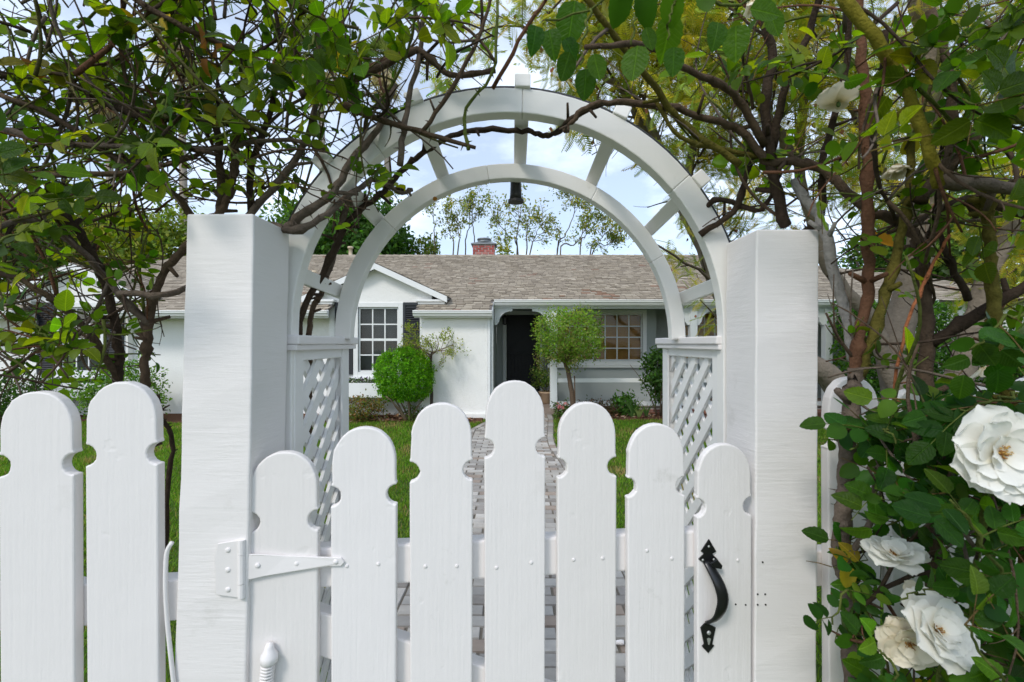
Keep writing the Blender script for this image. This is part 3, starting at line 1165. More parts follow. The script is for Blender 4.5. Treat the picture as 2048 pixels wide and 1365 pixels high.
# ------- bricks as one level below would be a fourth level: they hang under the roof with the chimney
rrow = 0
zz = 3.82
while zz < chz1 - 0.05:
    x = CHX0 + (0.0 if rrow % 2 else -0.10)
    while x < CHX1:
        xa, xb = max(x, CHX0), min(x + 0.20, CHX1)
        if xb - xa > 0.03:
            part('brick', MB().box(xa + .009, xb - .009, CHY - 0.008, CHY + 0.04, zz + .009, zz + 0.068, rs.choice(CBR)), 'brick', roof)
        x += 0.213
    zz += 0.077
    rrow += 1
cap = MB().box(CHX0 - 0.05, CHX1 + 0.05, CHY - 0.06, CHY + 0.61, chz1, chz1 + 0.035)
cap.hexa([(CHX0 - .04, CHY - .05, chz1 + .035), (CHX1 + .04, CHY - .05, chz1 + .035), (CHX1 + .04, CHY + .6, chz1 + .035), (CHX0 - .04, CHY + .6, chz1 + .035),
          (CHX0 + .12, CHY + .1, chz1 + .10), (CHX1 - .12, CHY + .1, chz1 + .10), (CHX1 - .12, CHY + .45, chz1 + .10), (CHX0 + .12, CHY + .45, chz1 + .10)])
part('chimney_cap', cap, 'galvanised', roof)
part('chimney_pot', MB().lathe([(0.17, 0), (0.24, 0.01), (0.24, 0.05), (0.20, 0.06), (0.20, 0.10), (0.25, 0.11), (0.24, 0.15), (0.12, 0.17)], ((CHX0 + CHX1) / 2, CHY + 0.27, chz1 + 0.09)), 'galvanised', roof, smooth=True)
# -- roof vent pipes
for u, v0, v1, Yv, r in ((701, 494, 520, 14.9, 0.06), (629, 542, 578, 12.4, 0.05)):
    p0, p1 = at(u, v1, Yv), at(u, v0, Yv)
    hh = p1.z - p0.z
    part('vent_pipe', MB().lathe([(r * 2.4, -0.1), (r * 2.2, hh * 0.15), (r, hh * 0.25), (r, hh * 0.85), (r * 1.5, hh * 0.86), (r * 1.5, hh)], (p0.x, p0.y, p0.z), 12), 'pipe_tan', roof, smooth=True)

# -- window boxes with flowers
for gi, xc in enumerate(XG):
    wbx = thing('window_box', ['white wooden window box below the shuttered window behind the rose tangle', 'white wooden window box below the window beside the clipped round shrub'][gi], 'window box', (xc, 9.5, 0.72), 0, 'white window boxes')
    z0, z1 = CZ - 1.11, CZ - 0.81
    part('front_board', MB().box(xc - 0.92, xc + 0.92, 9.36, 9.39, z0, z1), 'trim', wbx, bevel=0.004)
    part('side_board', MB().box(xc - 0.92, xc - 0.89, 9.391, 9.708, z0, z1 - .002), 'trim', wbx)
    part('side_board', MB().box(xc + 0.89, xc + 0.92, 9.391, 9.708, z0, z1 - .002), 'trim', wbx)
    part('soil', MB().box(xc - 0.889, xc + 0.889, 9.391, 9.708, z0 + .002, z1 - 0.05), 'mulch', wbx)
    for s in (-1, 1):
        part('support', MB().bar((xc + s * 0.75, 9.42, z0 - 0.001), (xc + s * 0.75, 9.70, z0 - 0.26), 0.05, 0.05), 'trim', wbx)
    pz = thing('pansy_planting', ['low pansies filling the window box behind the rose tangle', 'purple and white pansies in the window box beside the round shrub'][gi], 'flowers', (xc, 9.5, z1 - 0.05), 0, 'pansies in window boxes')
    n = 900
    pts = np.stack([RNG.uniform(xc - 0.86, xc + 0.86, n), RNG.uniform(9.40, 9.60, n), z1 - 0.05 + 0.13 * RNG.random(n)], 1)
    foliage('foliage', pts, np.tile([0, -0.3, 0.6], (n, 1)), 0.05, [(0.04, 0.09, 0.02), (0.07, 0.13, 0.03)], 'tree_leaf', pz)
    n = 130
    pts = np.stack([RNG.uniform(xc - 0.86, xc + 0.86, n), RNG.uniform(9.38, 9.55, n), z1 + 0.02 + 0.09 * RNG.random(n)], 1)
    foliage('blossom', pts, np.tile([0, -1.0, 0.2], (n, 1)), 0.05, [(0.05, 0.015, 0.06), (0.7, 0.68, 0.72), (0.12, 0.05, 0.16), (0.75, 0.73, 0.7)], 'petal', pz, up=0)

# -- wall lantern beside the door
lp = at(1010, 640, 11.85)
lan = thing('wall_lantern', 'small black lantern on the porch wall beside the dark door', 'lantern', (lp.x, 12.0, lp.z))
part('body', MB().lathe([(0.03, -0.13), (0.06, -0.11), (0.07, 0.06), (0.085, 0.065), (0.02, 0.13)], (lp.x, 11.9, lp.z), 6), 'black_iron', lan)
part('arm', MB().box(lp.x - 0.02, lp.x + 0.02, 11.9, 11.999, lp.z + 0.05, lp.z + 0.09), 'black_iron', lan)

# ================================================================== GATE, POSTS, ARBOUR, FENCES
TH = math.radians(6.0)
GX, GY = 0.007, 1.044


def gw(s, tt, z):
    """gate frame (along, away, up) -> world"""
    return Vector((GX + s * math.cos(TH) - tt * math.sin(TH), GY + s * math.sin(TH) + tt * math.cos(TH), z))


def picket_outline(w, zb, zt, rng, head=0.078, notch=0.152, nr=0.0225):
    """half outlines of a gothic picket: round head, a scooped notch on both edges"""
    j = lambda a: rng.gauss(0, a)
    right = [(w, zb), (w + j(.0005), (zb + zt - notch) / 2), (w + .001, zt - notch - nr - 0.005)]
    zc = zt - notch + j(0.001)
    for k in range(9):
        a = -math.pi / 2 + math.pi * k / 8
        right.append((w + 0.002 - nr * math.cos(a) * 1.02, zc + nr * math.sin(a)))
    right.append((w - .001, zt - notch + nr + 0.008))
    right.append((w - .0015, zt - head - 0.02))
    n = 9
    for k in range(n):
        a = math.pi / 2 * k / n
        right.append(((w - .0015) * math.cos(a) ** 0.93, zt - head + head * math.sin(a) + j(0.0004)))
    left = [(-x + j(0.0006), z) for x, z in reversed(right)]
    return right + [(0, zt)] + left


def picket(parent, s, zt, w=0.069, tt0=0.0, thick=0.021, zb=0.06, lean=0.0, mat='paint_picket', seed=0):
    rng = random.Random(seed)
    poly = picket_outline(w, zb, zt, rng)
    m = MB()
    fn = lambda a, b, q: (s + a + lean * (b - 1.0), q, b)
    m.prism(poly, fn, tt0, tt0 + thick)
    return part('picket', m, mat, parent, world=False, bevel=0.0035)


gate = thing('garden_gate', 'white picket garden gate with black handle and seven rounded pickets', 'gate', (GX, GY, 0), TH)
drops = (0.236, 0.185, 0.134, 0.085, 0.137, 0.190, 0.242)
for k in range(7):
    picket(gate, (k - 3) * 0.1695 + random.Random(k).gauss(0, 0.001), CZ - drops[k], w=[.071, .070, .0695, .069, .0695, .070, .069][k], zb=0.10, seed=k + 3,
           lean=[0.004, 0.002, 0.0, 0.001, 0.002, 0.0, -0.001][k])
part('rail', MB().box(-0.555, 0.56, 0.0215, 0.0615, CZ - 0.548, CZ - 0.458), 'paint_rail', gate, world=False, bevel=0.005)
part('rail', MB().box(-0.555, 0.56, 0.0215, 0.0615, 0.22, 0.31), 'paint_rail', gate, world=False, bevel=0.005)
part('brace', MB().hexa(
    [(-0.56, 0.0225, CZ - 0.652), (0.53, 0.0225, 0.46), (0.53, 0.0605, 0.46), (-0.56, 0.0605, CZ - 0.652),
     (-0.56, 0.0225, CZ - 0.552), (0.53, 0.0225, 0.56), (0.53, 0.0605, 0.56), (-0.56, 0.0605, CZ - 0.552)]), 'paint_rail', gate, world=False, bevel=0.004)

nail = make_mesh('nail_head', MB().lathe([(0.0042, -0.0006), (0.0040, 0.0006), (0.0022, 0.0011)], (0, 0, 0), 10), 'paint_picket', True)
for k in range(1, 7):
    rk = random.Random(k + 50)
    for dx in (-0.035, 0.032):
        for zz in (CZ - 0.50, 0.265):
            place('nail_head', nail, MW[gate.name] @ Matrix.Translation(((k - 3) * 0.1695 + dx + rk.gauss(0, .005), -0.0006, zz + rk.gauss(0, .008))) @ Matrix.Rotation(math.radians(90), 4, 'X'), gate)
# strap hinge, painted over
hz = CZ - 0.480
hg = MB()
pl = [(-0.640, hz - 0.052), (-0.590, hz - 0.062), (-0.590, hz + 0.062), (-0.636, hz + 0.056), (-0.642, hz + 0.03)]
hinge = part('hinge', MB().prism(pl, lambda a, b, q: (a, q, b), -0.0135, -0.009), 'paint_rail', gate, world=False, bevel=0.001)
st = [(-0.588, hz - 0.028), (-0.545, hz - 0.020), (-0.48, hz - 0.015), (-0.41, hz - 0.007), (-0.385, hz - 0.008), (-0.378, hz), (-0.385, hz + 0.010), (-0.41, hz + 0.012), (-0.50, hz + 0.020), (-0.56, hz + 0.028), (-0.588, hz + 0.029)]
part('strap', MB().prism(st, lambda a, b, q: (a, q - (0.004 if a < -0.5 else 0), b), -0.0055, -0.0008), 'paint_rail', hinge, world=False, bevel=0.001)
kn = MB()
for a, b in ((-0.061, -0.032), (-0.031, 0.030), (0.031, 0.062)):
    kn.tube([(-0.588, -0.012, hz + a), (-0.588, -0.012, hz + b)], [0.0075, 0.0075], 10)
part('knuckle', kn, 'paint_rail', hinge, world=False)
sc_m = make_mesh('screw', MB().lathe([(0.0056, -0.001), (0.0054, 0.0006), (0.004, 0.0018), (0.001, 0.0022)], (0, 0, 0), 12), 'paint_rail', True)
for sx_, sz_ in ((-0.615, 0.042), (-0.615, 0.0), (-0.615, -0.042), (-0.557, 0.004), (-0.478, 0.002), (-0.396, 0.002)):
    yy = -0.0138 if sx_ < -0.6 else (-0.0098 if sx_ < -0.5 else -0.0058)
    place('screw', sc_m, MW[gate.name] @ Matrix.Translation((sx_, yy, hz + sz_)) @ Matrix.Rotation(math.radians(90), 4, 'X'), hinge)
# gate spring, painted white, with its eye bolt
sp0, sp1 = Vector((-0.534, -0.012, CZ - 0.672)), Vector((-0.556, -0.010, CZ - 0.98))
pts = []
nturn = 46
for i in range(nturn * 8):
    f = i / (nturn * 8 - 1)
    c = sp0.lerp(sp1, f)
    a = 2 * math.pi * nturn * f
    pts.append((c.x + 0.0125 * math.cos(a), c.y + 0.0125 * math.sin(a), c.z))
spring = part('spring', MB().tube(pts, [0.0033] * len(pts), 5), 'paint_rail', gate, world=False, smooth=True)
part('spring_eye', MB().lathe([(0.011, -0.026), (0.0175, -0.020), (0.018, -0.006), (0.011, 0.004), (0.009, 0.012), (0.006, 0.020)], (-0.532, -0.012, CZ - 0.662), 10), 'paint_rail', spring, world=False, smooth=True)

# black wrought handle: pointed plates and a bowed grip
HSx = 0.440


def hp(u, v):
    """photo pixel on the gate face -> (s, z)"""
    x = (u - UC) / F
    s = (x * GY - GX) / (math.cos(TH) - x * math.sin(TH))
    Y = GY + s * math.sin(TH)
    return s, CZ - (v - VC) / F * Y


def plate(pix, t0, t1):
    pl = [hp(*p) for p in pix]
    return MB().prism(pl[::-1], lambda a, b, q: (a, q, b), t0, t1)


top_plate = [(1417, 1078), (1431, 1102), (1423, 1107), (1434, 1118), (1428, 1126), (1410, 1128), (1396, 1118), (1407, 1107), (1401, 1102)]
bot_plate = [(1408, 1246), (1413, 1246), (1430, 1254), (1423, 1287), (1427, 1290), (1415, 1305), (1403, 1292), (1407, 1287), (1400, 1255)]
handle = part('handle', plate(top_plate, -0.0035, -0.0004), 'black_iron', gate, world=False)
part('plate', plate(bot_plate, -0.0035, -0.0004), 'black_iron', handle, world=False)
gp = [(1412, 1122, .002, .010), (1417, 1135, .016, .012), (1424, 1155, .030, .0135), (1429, 1180, .036, .0145), (1426, 1205, .034, .0140), (1420, 1228, .022, .010), (1412, 1244, .004, .0065)]
cp = [(*hp(u, v), d, r) for u, v, d, r in gp]
ctr = smooth_path([(s, -d, z) for s, z, d, r in cp], 22)
wid = np.interp(np.linspace(0, 1, 22), np.linspace(0, 1, 7), [c_[3] for c_ in cp])
m = MB()
vs, fs = [], []
for i, p in enumerate(ctr):
    dirv = (ctr[min(i + 1, 21)] - ctr[max(i - 1, 0)]).normalized()
    side = Vector((1, 0, 0)) - dirv * dirv.x
    side.normalize()
    nn = side.cross(dirv).normalized()
    for k in range(8):
        a = 2 * math.pi * k / 8
        vs.append(p + side * math.cos(a) * wid[i] + nn * math.sin(a) * 0.0042)
for i in range(21):
    for k in range(8):
        fs.append((i * 8 + k, i * 8 + (k + 1) % 8, (i + 1) * 8 + (k + 1) % 8, (i + 1) * 8 + k))
fs += [tuple(range(7, -1, -1)), tuple(21 * 8 + k for k in range(8))]
m.add(vs, fs)
part('grip', m, 'black_iron', handle, world=False, smooth=True)
tl = [hp(1426, 1112), hp(1436, 1124), hp(1434, 1131), hp(1420, 1129), hp(1412, 1120)]
part('thumb_latch', MB().prism(tl[::-1], lambda a, b, q: (a, q, b), -0.02, -0.0145), 'black_iron', handle, world=False, bevel=0.001)
sm2 = make_mesh('screw', MB().lathe([(0.0052, -0.001), (0.0052, 0.0008), (0.0035, 0.0022), (0.001, 0.0025)], (0, 0, 0), 12), 'screw_metal', True)
for u, v in ((1416, 1264), (1416, 1092), (1404, 1119), (1426, 1118)):
    s, z = hp(u, v)
    k = 1.0 if v > 1200 else 0.55
    place('screw', sm2, MW[gate.name] @ Matrix.Translation((s, -0.0042, z)) @ Matrix.Rotation(math.radians(90), 4, 'X') @ Matrix.Scale(k, 4), handle)
keyhole = [hp(1412, 1276), hp(1416, 1274), hp(1420, 1276), hp(1417, 1288), hp(1415, 1288)]
part('keyhole', MB().prism(keyhole[::-1], lambda a, b, q: (a, q, b), -0.0041, -0.0036), 'screw_metal', handle, world=False)
# old screw holes left by a removed latch
hm = make_mesh('screw_hole', MB().lathe([(0.0022, -0.0006), (0.0022, 0.0004), (0.0008, 0.0006)], (0, 0, 0), 8), 'black_plastic')
for u, v in ((1471, 1209), (1491, 1210)):
    s, z = hp(u, v)
    place('screw_hole', hm, MW[gate.name] @ Matrix.Translation((s, -0.0008, z)) @ Matrix.Rotation(math.radians(90), 4, 'X'), gate)

# ---- gate posts (rough-sawn, painted)
PT = CZ + 0.278


def post(label, fl_top, fr_top, fl_bot, fr_bot, yf, depth, seed):
    o = thing('gate_post', label, 'gate post', ((fl_top + fr_top) / 2, yf + depth / 2, 0), 0, 'gate posts')
    n = 26
    rng = random.Random(seed)
    m = MB()
    vs, fs = [], []
    for i in range(n + 1):
        f = i / n
        z = f * PT
        a, b = fl_bot + (fl_top - fl_bot) * f, fr_bot + (fr_top - fr_bot) * f
        j = lambda: rng.gauss(0, 0.0007)
        vs += [(a + j(), yf + j(), z), (b + j(), yf + j(), z), (b + j(), yf + depth + j(), z), (a + j(), yf + depth + j(), z)]
    for i in range(n):
        for k in range(4):
            k2 = (k + 1) % 4
            fs.append((i * 4 + k, i * 4 + k2, (i + 1) * 4 + k2, (i + 1) * 4 + k))
    fs += [(3, 2, 1, 0), tuple(n * 4 + k for k in range(4))]
    m.add(vs, fs)
    ob = part('timber', m, 'paint_post', o, bevel=0.004)
    return o


xL = lambda u, Y: (u - UC) / F * Y
pl_ = post('white rough sawn gate post carrying the strap hinge', xL(373, .972), xL(508, .972), xL(327, .972), xL(478, .972), 0.972, 0.155, 1)
pr_ = post('white rough sawn gate post beside the black handle', xL(1513, 1.105), xL(1638, 1.105), xL(1506, 1.105), xL(1631, 1.105), 1.105, 0.155, 2)
for u, v in ((1516, 1189), (1531, 1189), (1516, 1210), (1532, 1210), (1526, 1125)):
    place('screw_hole', hm, Matrix.Translation((xL(u, 1.103), 1.1042, CZ - (v - VC) / F * 1.1042)) @ Matrix.Rotation(math.radians(90), 4, 'X'), pr_)

# ---- arbour behind the posts
arb = thing('garden_arbour', 'white arched garden arbour with lattice sides behind the gate', 'arbour', (0.02, 1.35, 0))


def aw(s, tt, z):
    """arbour frame: along the gate line, then straight back"""
    return Vector((GX + s * math.cos(TH), GY + s * math.sin(TH) + tt, z))


AT0, AT1 = 0.165, 0.47        # depth of the front and rear arch behind the gate face
S0 = 0.010                    # middle of the arbour along the gate


def arch(tt0, depth, R, band, zc, zleg, joints, name='arch', pitch=0.0):
    """half-round arch of butted board segments with short straight legs"""
    root = None
    edges = [-1] + joints + [len(joints)]
    bounds = [0.0] + joints + [180.0]
    for bi in range(len(bounds) - 1):
        a0, a1 = bounds[bi] + (0.015 if bi else 0), bounds[bi + 1] - (0.015 if bi < len(bounds) - 2 else 0)
        n = max(4, int((a1 - a0) / 4))
        outer, inner = [], []
        if bi == 0:
            outer.append((R, zleg - zc))
            inner.append((R - band, zleg - zc))
        for k in range(n + 1):
            a = math.radians(a0 + (a1 - a0) * k / n)
            outer.append((R * math.cos(a), R * math.sin(a)))
            inner.append(((R - band) * math.cos(a), (R - band) * math.sin(a)))
        if bi == len(bounds) - 2:
            outer.append((-R, zleg - zc))
            inner.append((-(R - band), zleg - zc))
        m = MB()
        nn = len(outer)
        vs = []
        for (xo, zo), (xi, zi) in zip(outer, inner):
            for (x, z), tt in (((xo, zo), tt0), ((xi, zi), tt0), ((xi, zi), tt0 + depth), ((xo, zo), tt0 + depth)):
                vs.append(aw(S0 + x, tt + pitch * max(0, z), zc + z))
        fs = []
        for i in range(nn - 1):
            for k in range(4):
                k2 = (k + 1) % 4
                fs.append((i * 4 + k2, i * 4 + k, (i + 1) * 4 + k, (i + 1) * 4 + k2))
        fs += [(0, 1, 2, 3), tuple(4 * (nn - 1) + k for k in (3, 2, 1, 0))]
        m.add(vs, fs)
        o = part('arch' if root is None else 'arch_segment', m, 'paint_arch', arb if root is None else root, bevel=0.003)
        if root is None:
            root = o
    return root


FR_R, FR_ZC = 0.643, CZ + 0.038
RR_R, RR_ZC = 0.589, CZ + 0.012
arch(AT0, 0.042, FR_R, 0.066, FR_ZC, CZ - 0.6, [42.0, 89.0, 128.0])
arch(AT1, 0.040, RR_R, 0.050, RR_ZC, CZ + 0.022, [30.0, 62.0, 100.0, 138.0])
for a in (14.0, 39.5, 64.5, 89.0, 114.5, 139.5, 165.0):
    ra = math.radians(a)
    up = Vector((math.cos(ra) * math.cos(TH), math.cos(ra) * math.sin(TH), math.sin(ra)))
    pa = aw(S0 + (FR_R + 0.0205) * math.cos(ra), AT0 - 0.004, FR_ZC + (FR_R + 0.0205) * math.sin(ra))
    pb = aw(S0 + (RR_R + 0.0205) * math.cos(ra), AT1 + 0.075, RR_ZC + (RR_R + 0.0205) * math.sin(ra))
    part('purlin', MB().bar(pa, pb, 0.042, 0.039, up=up), 'paint_arch', arb, bevel=0.003)

# lattice side panels
for sgn in (-1, 1):
    sF = -0.585 if sgn < 0 else 0.612     # plane of the panel
    t0, t1 = (0.178, 0.560) if sgn < 0 else (0.200, 0.690)
    ztop = CZ - 0.003
    pan = part('lattice_panel', MB().hexa([aw(sF - .02, t0, .03), aw(sF + .02, t0, .03), aw(sF + .02, t0 + .05, .03), aw(sF - .02, t0 + .05, .03),
                                            aw(sF - .02, t0, ztop), aw(sF + .02, t0, ztop), aw(sF + .02, t0 + .05, ztop), aw(sF - .02, t0 + .05, ztop)]), 'paint_lattice', arb, bevel=0.003)

    def gbox(s0, s1, ta, tb, z0, z1):
        return MB().hexa([aw(s0, ta, z0), aw(s1, ta, z0), aw(s1, tb, z0), aw(s0, tb, z0), aw(s0, ta, z1), aw(s1, ta, z1), aw(s1, tb, z1), aw(s0, tb, z1)])

    part('stile', gbox(sF - .022, sF + .022, t1 - .055, t1, .03, ztop), 'paint_lattice', pan, bevel=0.003)
    ia, ib = t0 + .0505, t1 - .0555
    part('top_rail', gbox(sF - .019, sF + .019, ia, ib, ztop - 0.042, ztop), 'paint_lattice', pan, bevel=0.003)
    part('bottom_rail', gbox(sF - .019, sF + .019, ia, ib, 0.10, 0.19), 'paint_lattice', pan, bevel=0.003)
    part('stop', gbox(sF - sgn * .0215 - .003, sF - sgn * .0215 + .003, ib - .012, ib, .19, ztop - .042), 'paint_lattice', pan)
    part('cap', gbox(sF - .040, sF + .040, t0 - .022, t1 + .040, ztop + .001, ztop + .025), 'paint_rail', pan, bevel=0.004)
    part('cap', gbox(sF - .034, sF + .034, t0 - .022, t1 + .034, ztop - .014, ztop + .0005), 'paint_rail', pan, bevel=0.002)
    # diagonal laths clipped to the opening
    z0, z1 = 0.185, ztop - 0.040
    wl_ = 0.033
    for layer, slope in ((0, 1), (1, -1)):
        if sgn > 0:
            slope = -slope
        sc_ = sF - sgn * (0.006 - 0.012 * layer)
        zz = z0 - (ib - ia) * 1.0
        while zz < z1 + (ib - ia):
            ta, tb = ia, ib
            za, zb = (zz, zz + (ib - ia)) if slope > 0 else (zz + (ib - ia), zz)
            hv = wl_ * 0.7071 * 1.0
            # clip at top and bottom
            def zat(t_):
                return za + (zb - za) * (t_ - ia) / (ib - ia)
            lo, hi = z0 + 0.0, z1
            ts = [ia, ib]
            cand = sorted(ts + [min(max(ia + (lo - za) / (zb - za) * (ib - ia), ia), ib), min(max(ia + (hi - za) / (zb - za) * (ib - ia), ia), ib)])
            segs = [(cand[k], cand[k + 1]) for k in range(3) if cand[k + 1] - cand[k] > 1e-4 and lo < zat((cand[k] + cand[k + 1]) / 2) < hi]
            if segs:
                ta, tb = segs[0][0], segs[-1][1]
                if tb - ta > 0.02:
                    o_ = 0.0055 * 0.5
                    vs = [aw(sc_ - .0048, ta, zat(ta) - hv), aw(sc_ + .0048, ta, zat(ta) - hv), aw(sc_ + .0048, tb, zat(tb) - hv), aw(sc_ - .0048, tb, zat(tb) - hv),
                          aw(sc_ - .0048, ta, zat(ta) + hv), aw(sc_ + .0048, ta, zat(ta) + hv), aw(sc_ + .0048, tb, zat(tb) + hv), aw(sc_ - .0048, tb, zat(tb) + hv)]
                    part('lath', MB().hexa(vs), 'paint_lattice', pan)
            zz += 0.0985

# black rope light along the outside of the front arch
rl = []
for k in range(60):
    a = math.radians(8 + 164 * k / 59)
    rl.append(aw(S0 + (FR_R + 0.006) * math.cos(a), AT0 + 0.02, FR_ZC + (FR_R + 0.006) * math.sin(a)))
ropel = part('rope_light', MB().tube(rl, [0.008] * 60, 6), 'black_plastic', None, smooth=True)
tag(ropel, 'thin black light cable lying along the top of the arch', 'cable')
# small black lamp hanging under the rear arch
lc = aw(S0 - 0.004, AT1 + 0.055, 0)
lz = RR_ZC + RR_R - 0.05
lamp = thing('hanging_lamp', 'small black downlight hanging below the crown of the arch', 'lamp', (lc.x, lc.y, lz))
part('housing', MB().lathe([(0.008, 0.03), (0.018, 0.0285), (0.0185, 0.0), (0.0195, -0.03), (0.0215, -0.048)], (lc.x, lc.y, lz - 0.006), 20), 'black_plastic', lamp, smooth=True)
part('rim', MB().lathe([(0.020, -0.0485), (0.026, -0.049), (0.027, -0.058), (0.012, -0.0585)], (lc.x, lc.y, lz - 0.006), 20), 'black_plastic', lamp)
part('bracket', MB().box(lc.x - .008, lc.x + .008, lc.y - .02, lc.y + .02, lz + .0, lz + .03), 'black_plastic', lamp)

# ---- picket fences left and right of the gate
fl = thing('picket_fence', 'white picket fence beside the hinge post below the rose tangle', 'fence', gw(-1.0, 0, 0), TH, 'white picket fences')
fr_ = thing('picket_fence', 'white picket fence half hidden behind the flowering white roses', 'fence', gw(1.1, 0, 0), TH, 'white picket fences')
for parent, ss, tops, org in ((fl, (-0.831, -0.994, -1.158, -1.322), (CZ - .081, CZ - .099, CZ - .09, CZ - .095), -1.0), (fr_, (0.852, 1.024, 1.195, 1.366, 1.537), (CZ - .083, CZ - .115, CZ - .10, CZ - .09, CZ - .10), 1.1)):
    for k, (s, zt) in enumerate(zip(ss, tops)):
        picket(parent, s - org, zt, w=0.0695, tt0=0.0, thick=0.026, seed=40 + k + int(org * 10), lean=[-0.006, -0.004, 0, 0.003, 0][k])
    a, b = (-1.45, -0.725) if org < 0 else (0.70, 1.65)
    for zz in ((CZ - 0.515 if org < 0 else CZ - 0.525), 0.36):
        part('rail', MB().box(a - org, b - org, 0.0265, 0.066, zz - 0.09, zz), 'paint_rail', parent, world=False, bevel=0.004)

# white cable down the hinge post
cpts = [at(344, 1085, .968), at(333, 1110, .967), at(331, 1180, .966), at(336, 1260, .966), at(345, 1345, .966), at(352, 1420, .966), at(354, 1560, .966), at(356, 1700, .967), at(357, 2150, .967)]
cable = part('cable', MB().tube(smooth_path(cpts, 40), [0.0045] * 40, 7), 'paint_rail', None, smooth=True)
tag(cable, 'thin white cable running down the edge of the hinge post', 'cable')

# ================================================================== PLANTS IN THE YARD
def wander(p, d, length, n, curl, rng, lift=0.0):
    """a wandering stem: list of points"""
    p, d = Vector(p), Vector(d).normalized()
    out = [p.copy()]
    ax = Vector((rng.gauss(0, 1), rng.gauss(0, 1), rng.gauss(0, 1))).normalized()
    for i in range(n):
        ax = (ax + Vector((rng.gauss(0, .5), rng.gauss(0, .5), rng.gauss(0, .5)))).normalized()
        d = (d + ax * curl + Vector((0, 0, lift))).normalized()
        p = p + d * (length / n)
        out.append(p.copy())
    return out


def grow(mb, p, d, length, r, depth, rng, tips, curl=0.18, kids=(2, 4), lift=0.05, sides=5, col=(0.1, 0.08, 0.06), ratio=0.62, spread=0.8):
    n = max(4, int(5 + depth * 2))
    pts = wander(p, d, length, n, curl, rng, lift)
    rad = [r * (1 - 0.6 * i / n) for i in range(n + 1)]
    mb.tube(pts, rad, sides, col)
    if depth == 0:
        for i in range(n // 2, n + 1):
            tips.append((pts[i], (pts[i] - pts[i - 1]).normalized()))
        return
    for k in range(rng.randint(*kids)):
        i = rng.randint(max(1, n // 3), n)
        dd = (pts[i] - pts[i - 1]).normalized()
        side = Vector((rng.gauss(0, 1), rng.gauss(0, 1), rng.gauss(0, 1)))
        dd = (dd + side.normalized() * spread).normalized()
        grow(mb, pts[i], dd, length * ratio * rng.uniform(0.75, 1.2), rad[i] * 0.62, depth - 1, rng, tips, curl, kids, lift, sides, col, ratio, spread)
    tips.append((pts[-1], (pts[-1] - pts[-2]).normalized()))


# -- clipped round shrub
rng = random.Random(3)
c = at(808, 752, 9.1)
sh = thing('clipped_shrub', 'dense bright green clipped round shrub on bare stems before the window box', 'shrub', (c.x + 0.06, 9.12, 0))
mb = MB()
for k in range(7):
    a = k * 0.9
    mb.tube(wander((c.x + 0.08 + 0.04 * math.cos(a), 9.12 + 0.04 * math.sin(a), 0.0), (0.45 * math.cos(a) - 0.15, 0.45 * math.sin(a), 1), 0.75, 7, 0.12, rng, 0.05), [0.022 - 0.0015 * i for i in range(8)], 6, (0.20, 0.15, 0.10))
part('trunk', mb, 'bark', sh, smooth=True)
for nm, ncl, sh_in, sz in (('crown', 620, 0.90, 0.042), ('crown_fill', 160, 0.3, 0.06)):
    pts, out = crown_points((c.x, 9.12, c.z), (0.57, 0.56, 0.56), ncl, 22, 0.03, sh_in, uneven=0.22)
    d = (pts - np.array([c.x, 9.12, c.z]))
    keep = d[:, 2] > -0.50
    foliage(nm, pts[keep], out[keep], sz, [(0.115, 0.285, 0.012), (0.16, 0.35, 0.016), (0.075, 0.20, 0.012)], 'tree_leaf', sh, clump=22)
# sparse leafy skirt along the stems
# -- small sparse tree against the corner wall
c = at(872, 668, 9.2)
st_ = thing('young_tree', 'small sparse standard tree with pale thin leaves against the white corner wall', 'tree', (at(862, 800, 9.25).x, 9.25, 0))
mb = MB()
tips = []
tp = [at(864, 840, 9.25), at(863, 780, 9.25), at(861, 730, 9.25), at(864, 705, 9.25)]
tp[0].z = 0.0
tr_pts = smooth_path(tp, 12, 0.004, rng)
mb.tube(tr_pts, [0.036 - 0.0012 * i for i in range(12)], 8, (0.075, 0.06, 0.05))
for k in range(8):
    a = k * 2 * math.pi / 8 + 0.3
    grow(mb, tr_pts[-1 - (k % 3)], (math.cos(a), 0.5 * math.sin(a), 0.45), 0.52, 0.013, 2, rng, tips, 0.24, (3, 4), -0.012, 5, (0.20, 0.15, 0.10), 0.62)
part('trunk', mb, 'bark', st_, smooth=True)
P = np.array([t_[0] for t_ in tips])
P = P[(np.abs(P[:, 0] - c.x) < 0.68) & (P[:, 2] < c.z + 0.40)]
P = np.repeat(P, 4, axis=0) + RNG.normal(0, 0.035, (len(P) * 4, 3))
foliage('crown', P, np.tile([0, 0, 0.3], (len(P), 1)), 0.05, [(0.20, 0.24, 0.05), (0.28, 0.29, 0.08), (0.14, 0.19, 0.04)], 'tree_leaf', st_)

